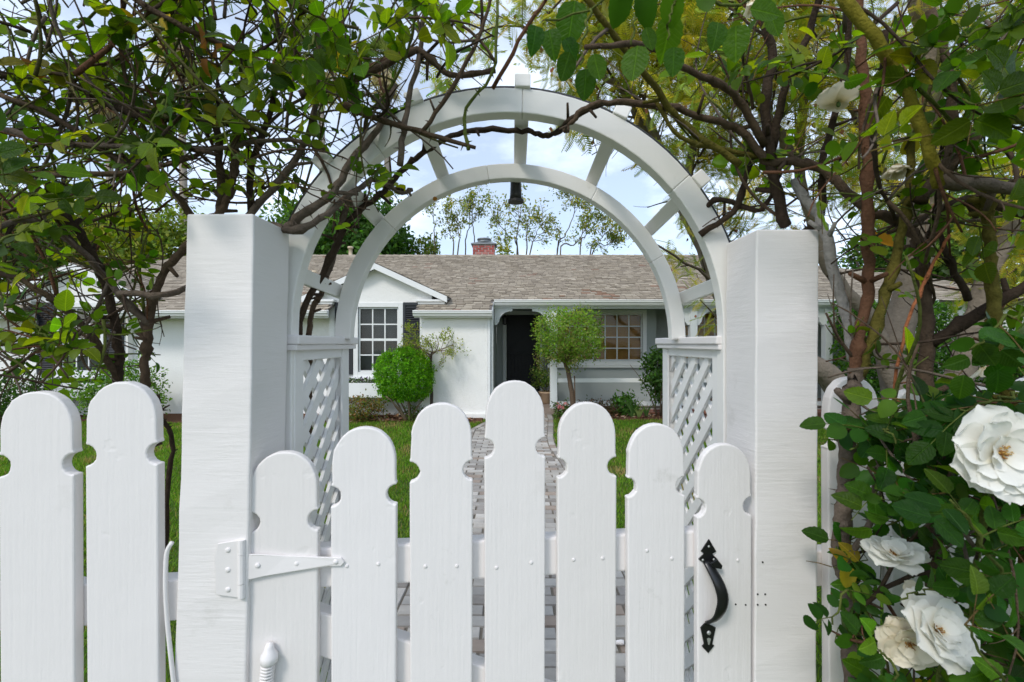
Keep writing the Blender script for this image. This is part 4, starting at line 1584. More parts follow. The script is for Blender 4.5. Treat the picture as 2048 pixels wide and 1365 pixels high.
# -- lollipop standard tree beside the porch post
c = at(1138, 672, 9.4)
lo = thing('topiary_tree', 'lollipop standard tree with loose green round crown before the porch window', 'tree', (at(1146, 800, 9.4).x, 9.4, 0))
mb = MB()
tips = []
tp = [at(1148, 840, 9.4), at(1143, 780, 9.4), at(1135, 740, 9.4), at(1126, 718, 9.4)]
tp[0].z = 0.0
tr_pts = smooth_path(tp, 14, 0.004, rng)
mb.tube(tr_pts, [0.058 - 0.0018 * i for i in range(14)], 9, (0.12, 0.085, 0.06))
mb.tube([at(1151, 838, 9.3), at(1149, 752, 9.3)], [0.012, 0.012], 6, (0.10, 0.06, 0.035))
for k in range(10):
    a = k * 2 * math.pi / 10
    grow(mb, tr_pts[-1 - (k % 4)], (math.cos(a) + 0.1, math.sin(a), 0.7), 0.42, 0.020, 2, rng, tips, 0.22, (2, 4), 0.0, 5, (0.19, 0.125, 0.075), 0.62)
part('trunk', mb, 'bark', lo, smooth=True)
pts, out = crown_points((c.x, 9.4, c.z), (0.74, 0.70, 0.58), 440, 14, 0.055, 0.66, uneven=0.6)
foliage('crown', pts, out, 0.056, [(0.14, 0.25, 0.03), (0.20, 0.31, 0.05), (0.10, 0.19, 0.025), (0.24, 0.27, 0.08)], 'tree_leaf', lo, clump=14)
P = np.array([t_[0] for t_ in tips])
P = np.repeat(P, 4, axis=0) + RNG.normal(0, 0.045, (len(P) * 4, 3))
foliage('sprig', P, np.tile([0, 0, 0.2], (len(P), 1)), 0.055, [(0.17, 0.22, 0.05), (0.22, 0.20, 0.09), (0.11, 0.18, 0.03)], 'tree_leaf', lo)

# -- potted plant by the door
p0 = at(1092, 800, 10.9)
pot = thing('flower_pot', 'tan clay pot standing on the porch by the front door', 'pot', (p0.x, 10.9, PZ))
part('body', MB().lathe([(0.10, 0.0), (0.13, 0.02), (0.17, 0.24), (0.185, 0.25), (0.185, 0.29), (0.165, 0.29), (0.15, 0.25)], (p0.x, 10.9, PZ + 0.001), 20), 'terracotta', pot, smooth=True)
pp = thing('potted_shrub', 'leafy green shrub growing in the clay pot by the door', 'shrub', (p0.x, 10.9, PZ + 0.25))
mb = MB()
tips = []
for k in range(5):
    a = k * 1.3
    grow(mb, (p0.x + .03 * math.cos(a), 10.9 + .03 * math.sin(a), PZ + 0.24), (0.5 * math.cos(a), 0.5 * math.sin(a), 1), 0.36, 0.012, 1, rng, tips, 0.2, (2, 3), 0.02, 5, (0.18, 0.12, 0.08))
part('stem', mb, 'bark', pp, smooth=True)
pts, out = crown_points((p0.x - 0.06, 10.88, PZ + 0.62), (0.30, 0.28, 0.27), 60, 12, 0.05, 0.35)
foliage('foliage', pts, out, 0.07, [(0.07, 0.13, 0.025), (0.11, 0.19, 0.035), (0.17, 0.20, 0.07)], 'tree_leaf', pp, clump=12)


def bush(name, label, cat, centre, rad, ncl, per, size, cols, spread=0.05, shell=0.45, mat='tree_leaf', nst=6, group=None, stemcol=(0.12, 0.09, 0.06)):
    o = thing(name, label, cat, (centre[0], centre[1], 0), 0, group)
    mb = MB()
    for k in range(nst):
        a = k * 2.4
        h_ = centre[2] + rad[2] * 0.5
        mb.tube(wander((centre[0] + 0.05 * math.cos(a), centre[1] + 0.05 * math.sin(a), 0), (rad[0] * 0.7 * math.cos(a) / max(.2, h_), rad[1] * 0.7 * math.sin(a) / max(.2, h_), 1), h_, 6, 0.1, rng), [0.016 - 0.0018 * i for i in range(7)], 5, stemcol)
    part('stem', mb, 'bark', o, smooth=True)
    pts, out = crown_points(centre, rad, ncl, per, spread, shell)
    pts[:, 2] = np.maximum(pts[:, 2], 0.03)
    foliage('foliage', pts, out, size, cols, mat, o, clump=per)
    return o


bush('porch_shrub', 'dark green glossy shrub beside the arbour lattice near the porch railing', 'shrub', (at(1318, 745, 9.75).x, 9.75, 0.95), (0.36, 0.34, 0.62), 130, 14, 0.085, [(0.03, 0.075, 0.016), (0.05, 0.11, 0.02), (0.07, 0.15, 0.03)], 0.06)
bush('low_shrub', 'low yellow green and reddish shrub below the window box', 'shrub', (at(722, 820, 9.15).x, 9.15, 0.24), (0.50, 0.32, 0.26), 140, 12, 0.055, [(0.13, 0.16, 0.035), (0.20, 0.19, 0.06), (0.26, 0.13, 0.06), (0.09, 0.13, 0.03)], 0.05)
bush('low_shrub', 'little green ground plant at the foot of the clipped shrub', 'shrub', (at(832, 826, 9.2).x, 9.2, 0.14), (0.26, 0.22, 0.16), 50, 10, 0.05, [(0.08, 0.15, 0.025), (0.12, 0.18, 0.04)], 0.04)
bush('creeping_plant', 'dark reddish creeping plant below the lower porch railing', 'plant', (at(1195, 822, 9.75).x, 9.72, 0.16), (0.52, 0.24, 0.20), 110, 10, 0.05, [(0.07, 0.05, 0.03), (0.14, 0.06, 0.045), (0.06, 0.09, 0.03)], 0.05)
bush('green_clump', 'leafy green clump behind the iris blades', 'plant', (at(1252, 815, 9.8).x, 9.8, 0.20), (0.27, 0.2, 0.26), 60, 12, 0.085, [(0.05, 0.13, 0.02), (0.08, 0.18, 0.03)], 0.05)
fb = bush('flowering_plant', 'small plant with pink blooms at the foot of the porch post', 'plant', (at(1124, 822, 9.7).x, 9.65, 0.16), (0.20, 0.18, 0.18), 40, 10, 0.055, [(0.06, 0.12, 0.025), (0.09, 0.16, 0.04)], 0.04)
n = 26
pts = np.array([at(1121, 814, 9.55)]) + RNG.normal(0, 1, (n, 3)) * np.array([0.05, 0.03, 0.035])
foliage('blossom', pts, np.tile([0, -1, .2], (n, 1)), 0.06, [(0.62, 0.18, 0.2), (0.7, 0.3, 0.3)], 'petal', fb, up=0)
bush('green_shrub', 'round green shrub under the window behind the rose tangle', 'shrub', (at(245, 745, 8.9).x, 8.9, 0.62), (0.75, 0.6, 0.62), 260, 14, 0.07, [(0.09, 0.18, 0.02), (0.13, 0.24, 0.03), (0.06, 0.13, 0.02)], 0.07, 0.6)
bush('green_shrub', 'dark low shrub against the wall far along the rose side', 'shrub', (at(15, 760, 8.7).x, 8.7, 0.5), (0.7, 0.6, 0.5), 200, 14, 0.07, [(0.03, 0.07, 0.015), (0.05, 0.11, 0.02)], 0.07, 0.6)

# irises: sword leaves
for k, (u, v, Yb, nbl, hh) in enumerate(((1266, 838, 9.55, 9, 0.5), (1292, 836, 9.6, 8, 0.36), (1278, 840, 9.5, 6, 0.30))):
    b = at(u, v, Yb)
    o = thing('iris_plant', ['tall iris clump with upright sword leaves before the porch', 'spreading iris clump with curved blades near the lattice', 'pale yellow green iris fan between the two darker clumps'][k], 'plant', (b.x, Yb, 0))
    for i in range(nbl):
        a = math.pi * (i + 0.5) / nbl
        dx = math.cos(a) * 0.55 + rng.gauss(0, .08)
        L = hh * rng.uniform(0.65, 1.1)
        pts = [(b.x + dx * L * f * f * 0.9 + 0.02 * math.cos(a), Yb + rng.gauss(0, .004) - 0.05 * f, L * f * (1 - 0.22 * abs(dx) * f)) for f in np.linspace(0, 1, 6)]
        m = MB()
        vs, fs = [], []
        for q, p in enumerate(pts):
            wv = 0.016 * (1 - (q / 5) ** 2) + 0.001
            vs += [(p[0] - wv, p[1], p[2]), (p[0] + wv, p[1] + .004, p[2])]
        fs = [(2 * q, 2 * q + 1, 2 * q + 3, 2 * q + 2) for q in range(5)]
        m.add(vs, fs, rng.choice([(0.06, 0.13, 0.03), (0.10, 0.18, 0.05), (0.20, 0.27, 0.08)] if k < 2 else [(0.24, 0.30, 0.10)]))
        part('leaf', m, 'tree_leaf', o, smooth=True)

# -- ivy on the right end of the porch
iv = thing('ivy_plant', 'dense glossy ivy hanging from the porch eave beyond the handle post', 'ivy', (8.0, 9.7, 0))
mb = MB()
for k in range(7):
    mb.tube(wander((7.3 + k * 0.25, 9.75, 0), (0.05, 0, 1), 2.3, 12, 0.15, rng, .12), [0.02 - .001 * i for i in range(13)], 5, (0.12, 0.09, 0.06))
part('stem', mb, 'bark', iv, smooth=True)
n = 9000
pts = np.stack([RNG.uniform(6.9, 9.3, n), 9.62 + RNG.normal(0, 0.16, n), RNG.uniform(0.1, 2.42, n)], 1)
foliage('foliage', pts, np.tile([0, -1, 0.35], (n, 1)), 0.10, [(0.04, 0.10, 0.015), (0.07, 0.16, 0.02), (0.10, 0.22, 0.03)], 'tree_leaf', iv, up=0.4)

# ================================================================== TREES BEHIND THE HOUSE
def dense_tree(name, label, u, v0, v1, halfw, Y, cols, ncl=900, per=14, size=0.22, depth=2.2, spread=0.22, group='trees behind the house', shell=0.55):
    """rounded leafy tree: pixel column, top and bottom row of the crown, half width in pixels"""
    top, bot = at(u, v0, Y), at(u, v1, Y)
    rz = (top.z - bot.z) / 2
    rx = halfw / F * Y
    c = (top.x, Y, (top.z + bot.z) / 2)
    o = thing(name, label, 'tree', (top.x, Y, 0), 0, group)
    mb = MB()
    tips = []
    mb.tube(smooth_path([(top.x, Y, 0), (top.x + .1, Y, c[2] * 0.5), (top.x, Y, c[2])], 10, 0.03, rng), [0.22 - 0.012 * i for i in range(10)], 8, (0.10, 0.08, 0.06))
    for k in range(7):
        a = k * 0.9
        grow(mb, (top.x, Y, c[2] * 0.6), (math.cos(a), math.sin(a), 0.9), rz * 1.1, 0.09, 1, rng, tips, 0.15, (2, 3), 0.03, 5, (0.10, 0.08, 0.06))
    part('trunk', mb, 'tree_bark', o, smooth=True)
    pts, out = crown_points(c, (rx, depth, rz), ncl, per, spread, shell)
    foliage('crown', pts, out, size, cols, 'far_leaf', o, clump=per)
    return o


DKG = [(0.030, 0.085, 0.012), (0.05, 0.125, 0.015), (0.075, 0.17, 0.02)]
YLG = [(0.22, 0.25, 0.02), (0.30, 0.30, 0.03), (0.15, 0.20, 0.02), (0.36, 0.32, 0.05)]
MDG = [(0.06, 0.12, 0.02), (0.09, 0.17, 0.025), (0.12, 0.20, 0.03)]
dense_tree('evergreen_tree', 'dense dark green evergreen tree rising above the roof beside the front gable', 715, 408, 600, 115, 19.0, DKG, 1300, 14, 0.22, 2.4)
dense_tree('evergreen_tree', 'narrower bright green tree behind the evergreen over the roof', 640, 395, 590, 80, 21.0, [(0.07, 0.15, 0.015), (0.11, 0.20, 0.02)], 600, 14, 0.25, 2.0)
dense_tree('yellow_tree', 'yellow green leafy tree above the far gable', 190, 415, 620, 150, 20.0, YLG, 1300, 14, 0.20, 2.6)
dense_tree('yellow_tree', 'bright lime tree between the far gable and the hinge post', 340, 430, 600, 80, 18.5, [(0.20, 0.24, 0.02), (0.12, 0.19, 0.02)], 600, 14, 0.20, 2.0)
dense_tree('garden_tree', 'mid green tree beyond the end of the house behind the rose tangle', 20, 400, 700, 130, 17.0, MDG + YLG[:1], 900, 14, 0.22, 2.6)
dense_tree('garden_tree', 'broad green tree beyond the porch end behind the white roses', 1960, 330, 760, 190, 15.0, MDG, 1500, 14, 0.20, 2.6)
dense_tree('garden_tree', 'dark green tree beside the ivy beyond the porch', 1800, 430, 720, 90, 17.0, DKG, 600, 14, 0.22, 2.0)
dense_tree('hedge_shrub', 'dark hedge shrub at the side of the lawn behind the flowering roses', 2010, 640, 830, 170, 10.5, DKG, 800, 14, 0.12, 1.0, 0.10)
dense_tree('small_conifer', 'small pointed green tree next to the evergreen above the ridge', 850, 470, 560, 26, 20.0, [(0.10, 0.16, 0.02), (0.16, 0.20, 0.03)], 120, 12, 0.16, 0.6, 0.12)


def slender_tree(label, stems, Y, cols, seed, leaf=0.19, nper=9, kids=(2, 3), rbase=0.045):
    """open-crowned tree: traced stems with side twigs and loose leaves"""
    rg = random.Random(seed)
    x0 = at(stems[0][0][0], 512, Y).x
    o = thing('slender_tree', label, 'tree', (x0, Y, 0), 0, 'thin trees behind the ridge')
    mb = MB()
    tips = []
    for st in stems:
        base = Vector((x0 + rg.gauss(0, .1), Y, 0))
        P3 = [base] + [at(u, v, Y + rg.gauss(0, 0.4)) for u, v in st]
        pts = smooth_path(P3, 22, 0.02, rg)
        mb.tube(pts, [rbase * (1 - 0.86 * i / 21) for i in range(22)], 5, (0.13, 0.11, 0.085))
        for i in range(13 if len(st) > 2 else 11, 22):
            for k in range(rg.choice((0, 1, 1, 2, 3))):
                d = (pts[i] - pts[i - 1]).normalized() + Vector((rg.gauss(0, .8), rg.gauss(0, .6), rg.gauss(0.1, .5)))
                grow(mb, pts[i], d, rg.uniform(0.25, 0.95), 0.012, 1, rg, tips, 0.2, kids, 0.02, 4, (0.13, 0.11, 0.085), 0.6)
    part('trunk', mb, 'tree_bark', o, smooth=True)
    P = np.array([t_[0] for t_ in tips])
    P = P[P[:, 2] > at(0, 520, Y).z]
    sel = RNG.random(len(P)) < 0.42
    P = P[sel]
    nper += 4
    P = np.repeat(P, nper, axis=0) + RNG.normal(0, 0.10, (len(P) * nper, 3))
    foliage('crown', P, np.tile([0, 0, 0.2], (len(P), 1)), leaf, cols, 'far_leaf', o, clump=nper)


OLV = [(0.17, 0.22, 0.04), (0.25, 0.27, 0.05), (0.13, 0.18, 0.03), (0.36, 0.32, 0.06)]
slender_tree('thin tall tree with airy top beside the chimney above the ridge', [[(930, 512), (938, 450), (942, 385)], [(950, 520), (944, 440), (950, 395)]], 21.0, OLV, 1, 0.13, 4)
slender_tree('bushy olive tree crowding the ridge beside the chimney', [[(870, 512), (868, 450), (862, 400)], [(905, 512), (900, 470), (893, 430)], [(915, 512), (918, 470), (915, 440)]], 20.0, OLV, 2, 0.13, 4)
slender_tree('open tree with forked leaning stems behind the middle of the ridge', [[(1035, 510), (1034, 470), (1042, 420), (1048, 402)], [(1035, 510), (1015, 470), (990, 440)], [(1052, 512), (1054, 470), (1060, 420)], [(1060, 512), (1068, 480), (1085, 440)]], 20.0, OLV, 3, 0.13, 4)
slender_tree('broad open tree with long rising limbs above the porch roof', [[(1115, 512), (1130, 470), (1150, 420), (1135, 395)], [(1115, 512), (1122, 480), (1105, 440)], [(1120, 510), (1150, 490), (1180, 440), (1175, 405)]], 20.0, OLV, 4, 0.13, 4)
slender_tree('short open tree with fine twigs beside the arch above the porch roof', [[(1160, 512), (1172, 470), (1200, 440)], [(1180, 512), (1200, 480), (1225, 455)], [(1185, 512), (1215, 490), (1240, 470)]], 21.0, OLV, 5, 0.13, 4)
dense_tree('golden_shrub', 'golden yellow bush peeping over the ridge beside the chimney', 1003, 480, 540, 20, 18.0, YLG, 50, 10, 0.13, 0.4, 0.08)


# ---- fan palms far away
def palm(label, u, v, Y, R, seed):
    rg = random.Random(seed)
    rn = np.random.default_rng(seed)
    c = at(u, v, Y)
    o = thing('fan_palm', label, 'palm', (c.x, Y, 0), 0, 'tall palms far behind')
    part('trunk', MB().tube(smooth_path([(c.x + 0.5, Y, 0), (c.x + 0.2, Y, c.z * 0.6), c], 16, 0.0, rg), [0.30 - 0.008 * i for i in range(16)], 9, (0.34, 0.29, 0.24)), 'tree_bark', o, smooth=True)
    mb, sk = MB(), MB()
    for k in range(64):
        dead = k >= 40
        a = rg.random() * 2 * math.pi
        el = rg.uniform(-0.25, 1.3) if not dead else rg.uniform(-1.4, -0.5)
        d = Vector((math.cos(a) * math.cos(el), math.sin(a) * math.cos(el), math.sin(el)))
        L = R * rg.uniform(0.55, 0.75)
        hub = c + d * L * 0.62
        if dead:
            hub.z -= rg.random() * R * 0.7
        side = d.cross(Vector((0, 0, 1))).normalized()
        nn = side.cross(d).normalized()
        col = rg.choice([(0.12, 0.16, 0.05), (0.18, 0.21, 0.08), (0.09, 0.13, 0.04)]) if not dead else rg.choice([(0.40, 0.33, 0.20), (0.30, 0.24, 0.14), (0.5, 0.42, 0.28)])
        m = sk if dead else mb
        m.tube([c + d * 0.1 if not dead else hub - d * L * .4, hub], [0.03, 0.02], 3, col)
        for b in range(13):
            ba = (b - 6) / 6 * 1.35
            bd = (d * math.cos(ba) + side * math.sin(ba)).normalized()
            tip = hub + bd * L * 0.75 * rg.uniform(.8, 1.1) + Vector((0, 0, -L * (0.22 if not dead else 0.35) * rg.random()))
            w_ = bd.cross(nn).normalized() * 0.035 * R / 1.5
            midp = hub + (tip - hub) * 0.45 + nn * 0.02
            m.add([hub, midp + w_, tip, midp - w_], [(0, 1, 2, 3)], col)
    part('frond_crown', mb, 'far_leaf', o)
    part('dead_frond_skirt', sk, 'far_leaf', o)


palm('fan palm with shaggy skirt and bare grey trunk far behind the far gable', 215, 165, 34, 2.6, 1)
palm('tall fan palm whose crown shows high above the hinge post', 360, 45, 32, 3.0, 2)
palm('fan palm with drooping tan fronds high over the left shoulder of the arch', 640, 95, 34, 3.0, 3)
palm('fan palm crown highest above the rose tangle beside the arch', 770, 120, 38, 2.6, 4)

# ================================================================== FEATHERY TREE IN THE FRONT YARD (right)
jc = thing('feathery_tree', 'large leaning tree with rough bark and feathery yellow green leaves beyond the handle post', 'tree', (at(1850, 900, 6.2).x, 6.2, 0))
rg = random.Random(14)
BK = (0.20, 0.165, 0.13)
limbs = [
    ([(1850, 925, 6.2), (1780, 860, 6.15), (1690, 790, 6.1), (1640, 740, 6.0), (1540, 690, 5.9), (1455, 605, 5.8), (1412, 500, 5.7), (1345, 360, 5.6), (1305, 300, 5.5), (1255, 160, 5.3), (1220, -60, 5.2)], 0.20, 0.05),
    ([(1850, 925, 6.2), (1800, 790, 6.2), (1790, 690, 6.2), (1815, 590, 6.2), (1850, 450, 6.1), (1870, 250, 6.0), (1840, 0, 5.8), (1820, -200, 5.6)], 0.24, 0.08),
    ([(1850, 925, 6.2), (1900, 800, 6.1), (1940, 680, 6.0), (1990, 520, 5.9), (2080, 350, 5.8)], 0.22, 0.06),
    ([(1820, 860, 6.2), (1770, 720, 6.0), (1745, 640, 5.9), (1690, 580, 5.8), (1640, 500, 5.7), (1600, 330, 5.6), (1610, 100, 5.4), (1590, -150, 5.2)], 0.10, 0.04),
    ([(1455, 640, 5.8), (1440, 560, 5.7), (1380, 420, 5.8), (1400, 200, 5.9), (1440, 0, 6.0), (1430, -150, 6.0)], 0.07, 0.03),
    ([(1345, 360, 5.6), (1300, 250, 5.3), (1240, 180, 5.0), (1150, 120, 4.8), (1080, 60, 4.7)], 0.055, 0.02),
    ([(1600, 330, 5.6), (1540, 240, 5.2), (1480, 130, 5.0), (1380, 40, 4.8), (1320, -60, 4.6)], 0.06, 0.02),
    ([(1850, 450, 6.1), (1760, 330, 5.6), (1700, 200, 5.2), (1680, 50, 5.0)], 0.06, 0.02),
    ([(1870, 250, 6.0), (1960, 150, 5.8), (2040, 20, 5.6)], 0.06, 0.02),
]
tips = []
for li, (ctl, r0, r1) in enumerate(limbs):
    P3 = [at(*c_) for c_ in ctl]
    if li < 3:
        P3[0].z = -0.05
    n = 34
    pts = smooth_path(P3, n, 0.012, rg)
    mb = MB()
    mb.tube(pts, [(r0 + (r1 - r0) * i / (n - 1)) * (1 + rg.gauss(0, 0.04)) for i in range(n)], 10, BK)
    if li >= 3 or li in (0, 1, 2):
        start = 18 if li < 4 else 8
        for i in range(start, n):
            if rg.random() < 0.85:
                d = (pts[i] - pts[i - 1]).normalized() + Vector((rg.gauss(0, .9), rg.gauss(0, .7), rg.gauss(0.05, .6)))
                grow(mb, pts[i], d, rg.uniform(0.5, 1.1), 0.016, 1, rg, tips, 0.22, (2, 4), 0.0, 4, (0.09, 0.065, 0.045), 0.65)
    part('limb' if li >= 3 else 'trunk', mb, 'tree_bark', jc, smooth=True)
# side branchlet before the roof
mb = MB()
for ctl in ([(1455, 615, 5.8), (1420, 560, 5.4), (1360, 520, 5.0), (1300, 480, 4.8), (1270, 470, 4.7)], [(1450, 600, 5.8), (1440, 640, 5.5), (1400, 600, 5.3)]):
    pts = smooth_path([at(*c_) for c_ in ctl], 12, 0.01, rg)
    mb.tube(pts, [0.022 - 0.0015 * i for i in range(12)], 5, (0.10, 0.075, 0.05))
    for i in range(4, 12, 2):
        tips.append((pts[i], Vector((-0.6, 0, -0.6))))
part('limb', mb, 'tree_bark', jc, smooth=True)
# feather-shaped leaf
fv, ff = [], []
for i in range(1, 12):
    x = i / 12
    L = 0.30 * math.sin(math.pi * min(1, 0.12 + x * 0.86)) ** 0.7
    for s in (-1, 1):
        b = len(fv)
        ca, sa = math.cos(math.radians(58)), math.sin(math.radians(58))
        ex, ey = x + L * ca, s * L * sa
        nx, ny = -s * sa * 0.030, ca * 0.030 * 1.0
        zz = -0.10 * x * x
        fv += [(x, 0, zz), (x + L * ca * .5 + nx * s, s * L * sa * .5 - ny, zz - .01), (ex, ey, zz - 0.05), (x + L * ca * .5 - nx * s, s * L * sa * .5 + ny, zz - .01)]
        ff.append((b, b + 1, b + 2, b + 3))
b = len(fv)
fv += [(0, -0.008, 0), (1.0, -0.004, -0.10), (1.0, 0.004, -0.10), (0, 0.008, 0)]
ff.append((b, b + 1, b + 2, b + 3))
FEATHER = (np.array(fv, dtype=float), np.array(ff))
P = np.array([t_[0] for t_ in tips])
D = np.array([t_[1] for t_ in tips])
uu, vv = UC + F * P[:, 0] / P[:, 1], VC - F * (P[:, 2] - CZ) / P[:, 1]
keep = ~((np.abs(uu - 1018) < 330) & (vv > 330)) & ~((uu < 1250) & (vv > 250)) & (vv < 640)
P, D = P[keep], D[keep]
P = np.repeat(P, 5, axis=0)
D = np.repeat(D, 5, axis=0)
K = len(P)
dirs = D * 0.5 + RNG.normal(0, 0.7, (K, 3)) + np.array([0, 0, -0.25])
R = frames(dirs, np.tile([0, 0, 1.0], (K, 1)) + RNG.normal(0, 0.4, (K, 3)))
v, f, c = batch(FEATHER, P + RNG.normal(0, 0.10, (K, 3)), R, 0.15 + 0.15 * RNG.random(K), pal(K, [(0.34, 0.36, 0.035), (0.24, 0.30, 0.035), (0.46, 0.39, 0.04), (0.18, 0.25, 0.035), (0.52, 0.40, 0.05)], 0.15))
link_mesh('crown', mesh_np('crown', v, f, 'far_leaf', c), jc, stuff=True)
# brown seed pods hanging in the crown
n = 500
sel = RNG.choice(K, n)
pts = P[sel] + RNG.normal(0, 0.12, (n, 3))
v, f, c = batch((RHOMB_V * np.array([1, 1.6, 1]), RHOMB_F), pts, frames(np.tile([0.1, 0, -1.0], (n, 1)) + RNG.normal(0, .3, (n, 3)), rand_dirs(n)), 0.045 + 0.03 * RNG.random(n), pal(n, [(0.16, 0.07, 0.04), (0.28, 0.12, 0.06)], 0.2))
link_mesh('seed_pod', mesh_np('seed_pod', v, f, 'mulch_chip', c), jc, stuff=True)

# ================================================================== CLIMBING ROSES
t = NT('rose_leaf_veined')
a = t.new('ShaderNodeAttribute')
a.attribute_name = 'Col'
tc = t.new('ShaderNodeTexCoord')
sp = t.new('ShaderNodeSeparateXYZ')
t.link(tc.outputs['Object'], sp.inputs[0])
ay = t.math('ABSOLUTE', sp.outputs['Y'], 0.0)
ph = t.math('FRACT', t.math('MULTIPLY', t.math('SUBTRACT', sp.outputs['X'], t.math('MULTIPLY', ay, 0.75)), 8.5), 0.0)
side_v = t.ramp(t.math('ABSOLUTE', t.math('SUBTRACT', ph, 0.5), 0.0), [(0.0, (1, 1, 1)), (0.12, (0, 0, 0))])
mid_v = t.ramp(ay, [(0.008, (1, 1, 1)), (0.028, (0, 0, 0))])
vein = t.math('MAXIMUM', t.math('MULTIPLY', side_v, 0.38), t.math('MULTIPLY', mid_v, 0.9))
blot = t.noise(5.0, 4)
c = t.mix(blot, t.mix(1.0, a.outputs['Color'], (0.70, 0.74, 0.8), 'MULTIPLY'), t.mix(1.0, a.outputs['Color'], (1.25, 1.2, 1.0), 'MULTIPLY'))
c = t.mix(vein, c, t.mix(1.0, c, (1.9, 1.7, 2.2), 'MULTIPLY'))
t.base(c, 0.40, 0.16)
t.bump(t.math('SUBTRACT', t.math('MULTIPLY', blot, 0.4), vein), 0.5, 0.02)
tb = t.new('ShaderNodeBsdfTranslucent')
t.link(t.mix(1.0, c, (2.6, 2.7, 0.35), 'MULTIPLY'), tb.inputs['Color'])
mx = t.new('ShaderNodeMixShader')
mx.inputs[0].default_value = 0.5
t.link(t.p.outputs[0], mx.inputs[1])
t.link(tb.outputs[0], mx.inputs[2])
t.link(mx.outputs[0], t.out.inputs['Surface'])
LEAFS = [leaf_base(12, 0.37, 0.24, 0.16, 0.04, 0.8), leaf_base(12, 0.34, 0.40, 0.34, 0.04, 0.8), leaf_base(12, 0.40, 0.12, -0.08, 0.04, 0.85), leaf_base(12, 0.38, 0.3, 0.05, 0.045, 0.75)]


def plant_cane(parent, ctl, r0, r1, col, seed, n=None, knots=0.055, thorns=0, mat='bark', sides=8):
    """one traced woody cane; ctl = (u, v, Y) in photo pixels and metres"""
    rg = random.Random(seed)
    P3 = [at(*c) for c in ctl]
    ln = sum((P3[i + 1] - P3[i]).length for i in range(len(P3) - 1))
    n = n or max(10, min(90, int(ln / 0.022)))
    pts = smooth_path(P3, n, 0.0012 + r0 * 0.05, rg)
    rad = [(r0 + (r1 - r0) * i / (n - 1)) * (1 + rg.gauss(0, knots)) * (1.35 if rg.random() < 0.06 else 1) for i in range(n)]
    mb = MB()
    mb.tube(pts, rad, sides, col)
    for k in range(thorns):
        i = rg.randint(1, n - 2)
        d = (pts[i + 1] - pts[i]).normalized()
        s = d.orthogonal()
        s.rotate(Matrix.Rotation(rg.random() * 6.28, 3, d))
        L = rg.uniform(0.003, 0.007)
        mb.tube([pts[i], pts[i] + s * (rad[i] + L) - d * L * 0.5], [0.003, 0.0004], 4, col)
    # pruned side spurs
    for k in range(int(ln * 5)):
        i = rg.randint(2, n - 2)
        d = (pts[i + 1] - pts[i]).normalized()
        s = d.orthogonal()
        s.rotate(Matrix.Rotation(rg.random() * 6.28, 3, d))
        L = rg.uniform(0.012, 0.05)
        q = pts[i] + (s + d * 0.6).normalized() * (rad[i] + L)
        mb.tube([pts[i], q], [rad[i] * 0.6, rad[i] * 0.42], 6, col)
    part('cane', mb, mat, parent, smooth=True)
    return pts


WOOD = (0.095, 0.066, 0.045)
DARK = (0.055, 0.039, 0.028)
GREY = (0.135, 0.105, 0.082)
OLIVE = (0.115, 0.098, 0.022)
GRN = (0.10, 0.125, 0.03)
RED = (0.13, 0.065, 0.038)

left_rose = thing('climbing_rose', 'tangled brown climbing rose with green leaves over the hinge post side of the arch', 'rose bush', at(300, 1824, 1.25), 0, 'climbing roses')
right_rose = thing('climbing_rose', 'climbing rose with white blooms and thick bare canes beside the handle post', 'rose bush', at(1720, 2050, 1.04), 0, 'climbing roses')
MW[left_rose.name] = Matrix.Translation(left_rose.location)
MW[right_rose.name] = Matrix.Translation(right_rose.location)

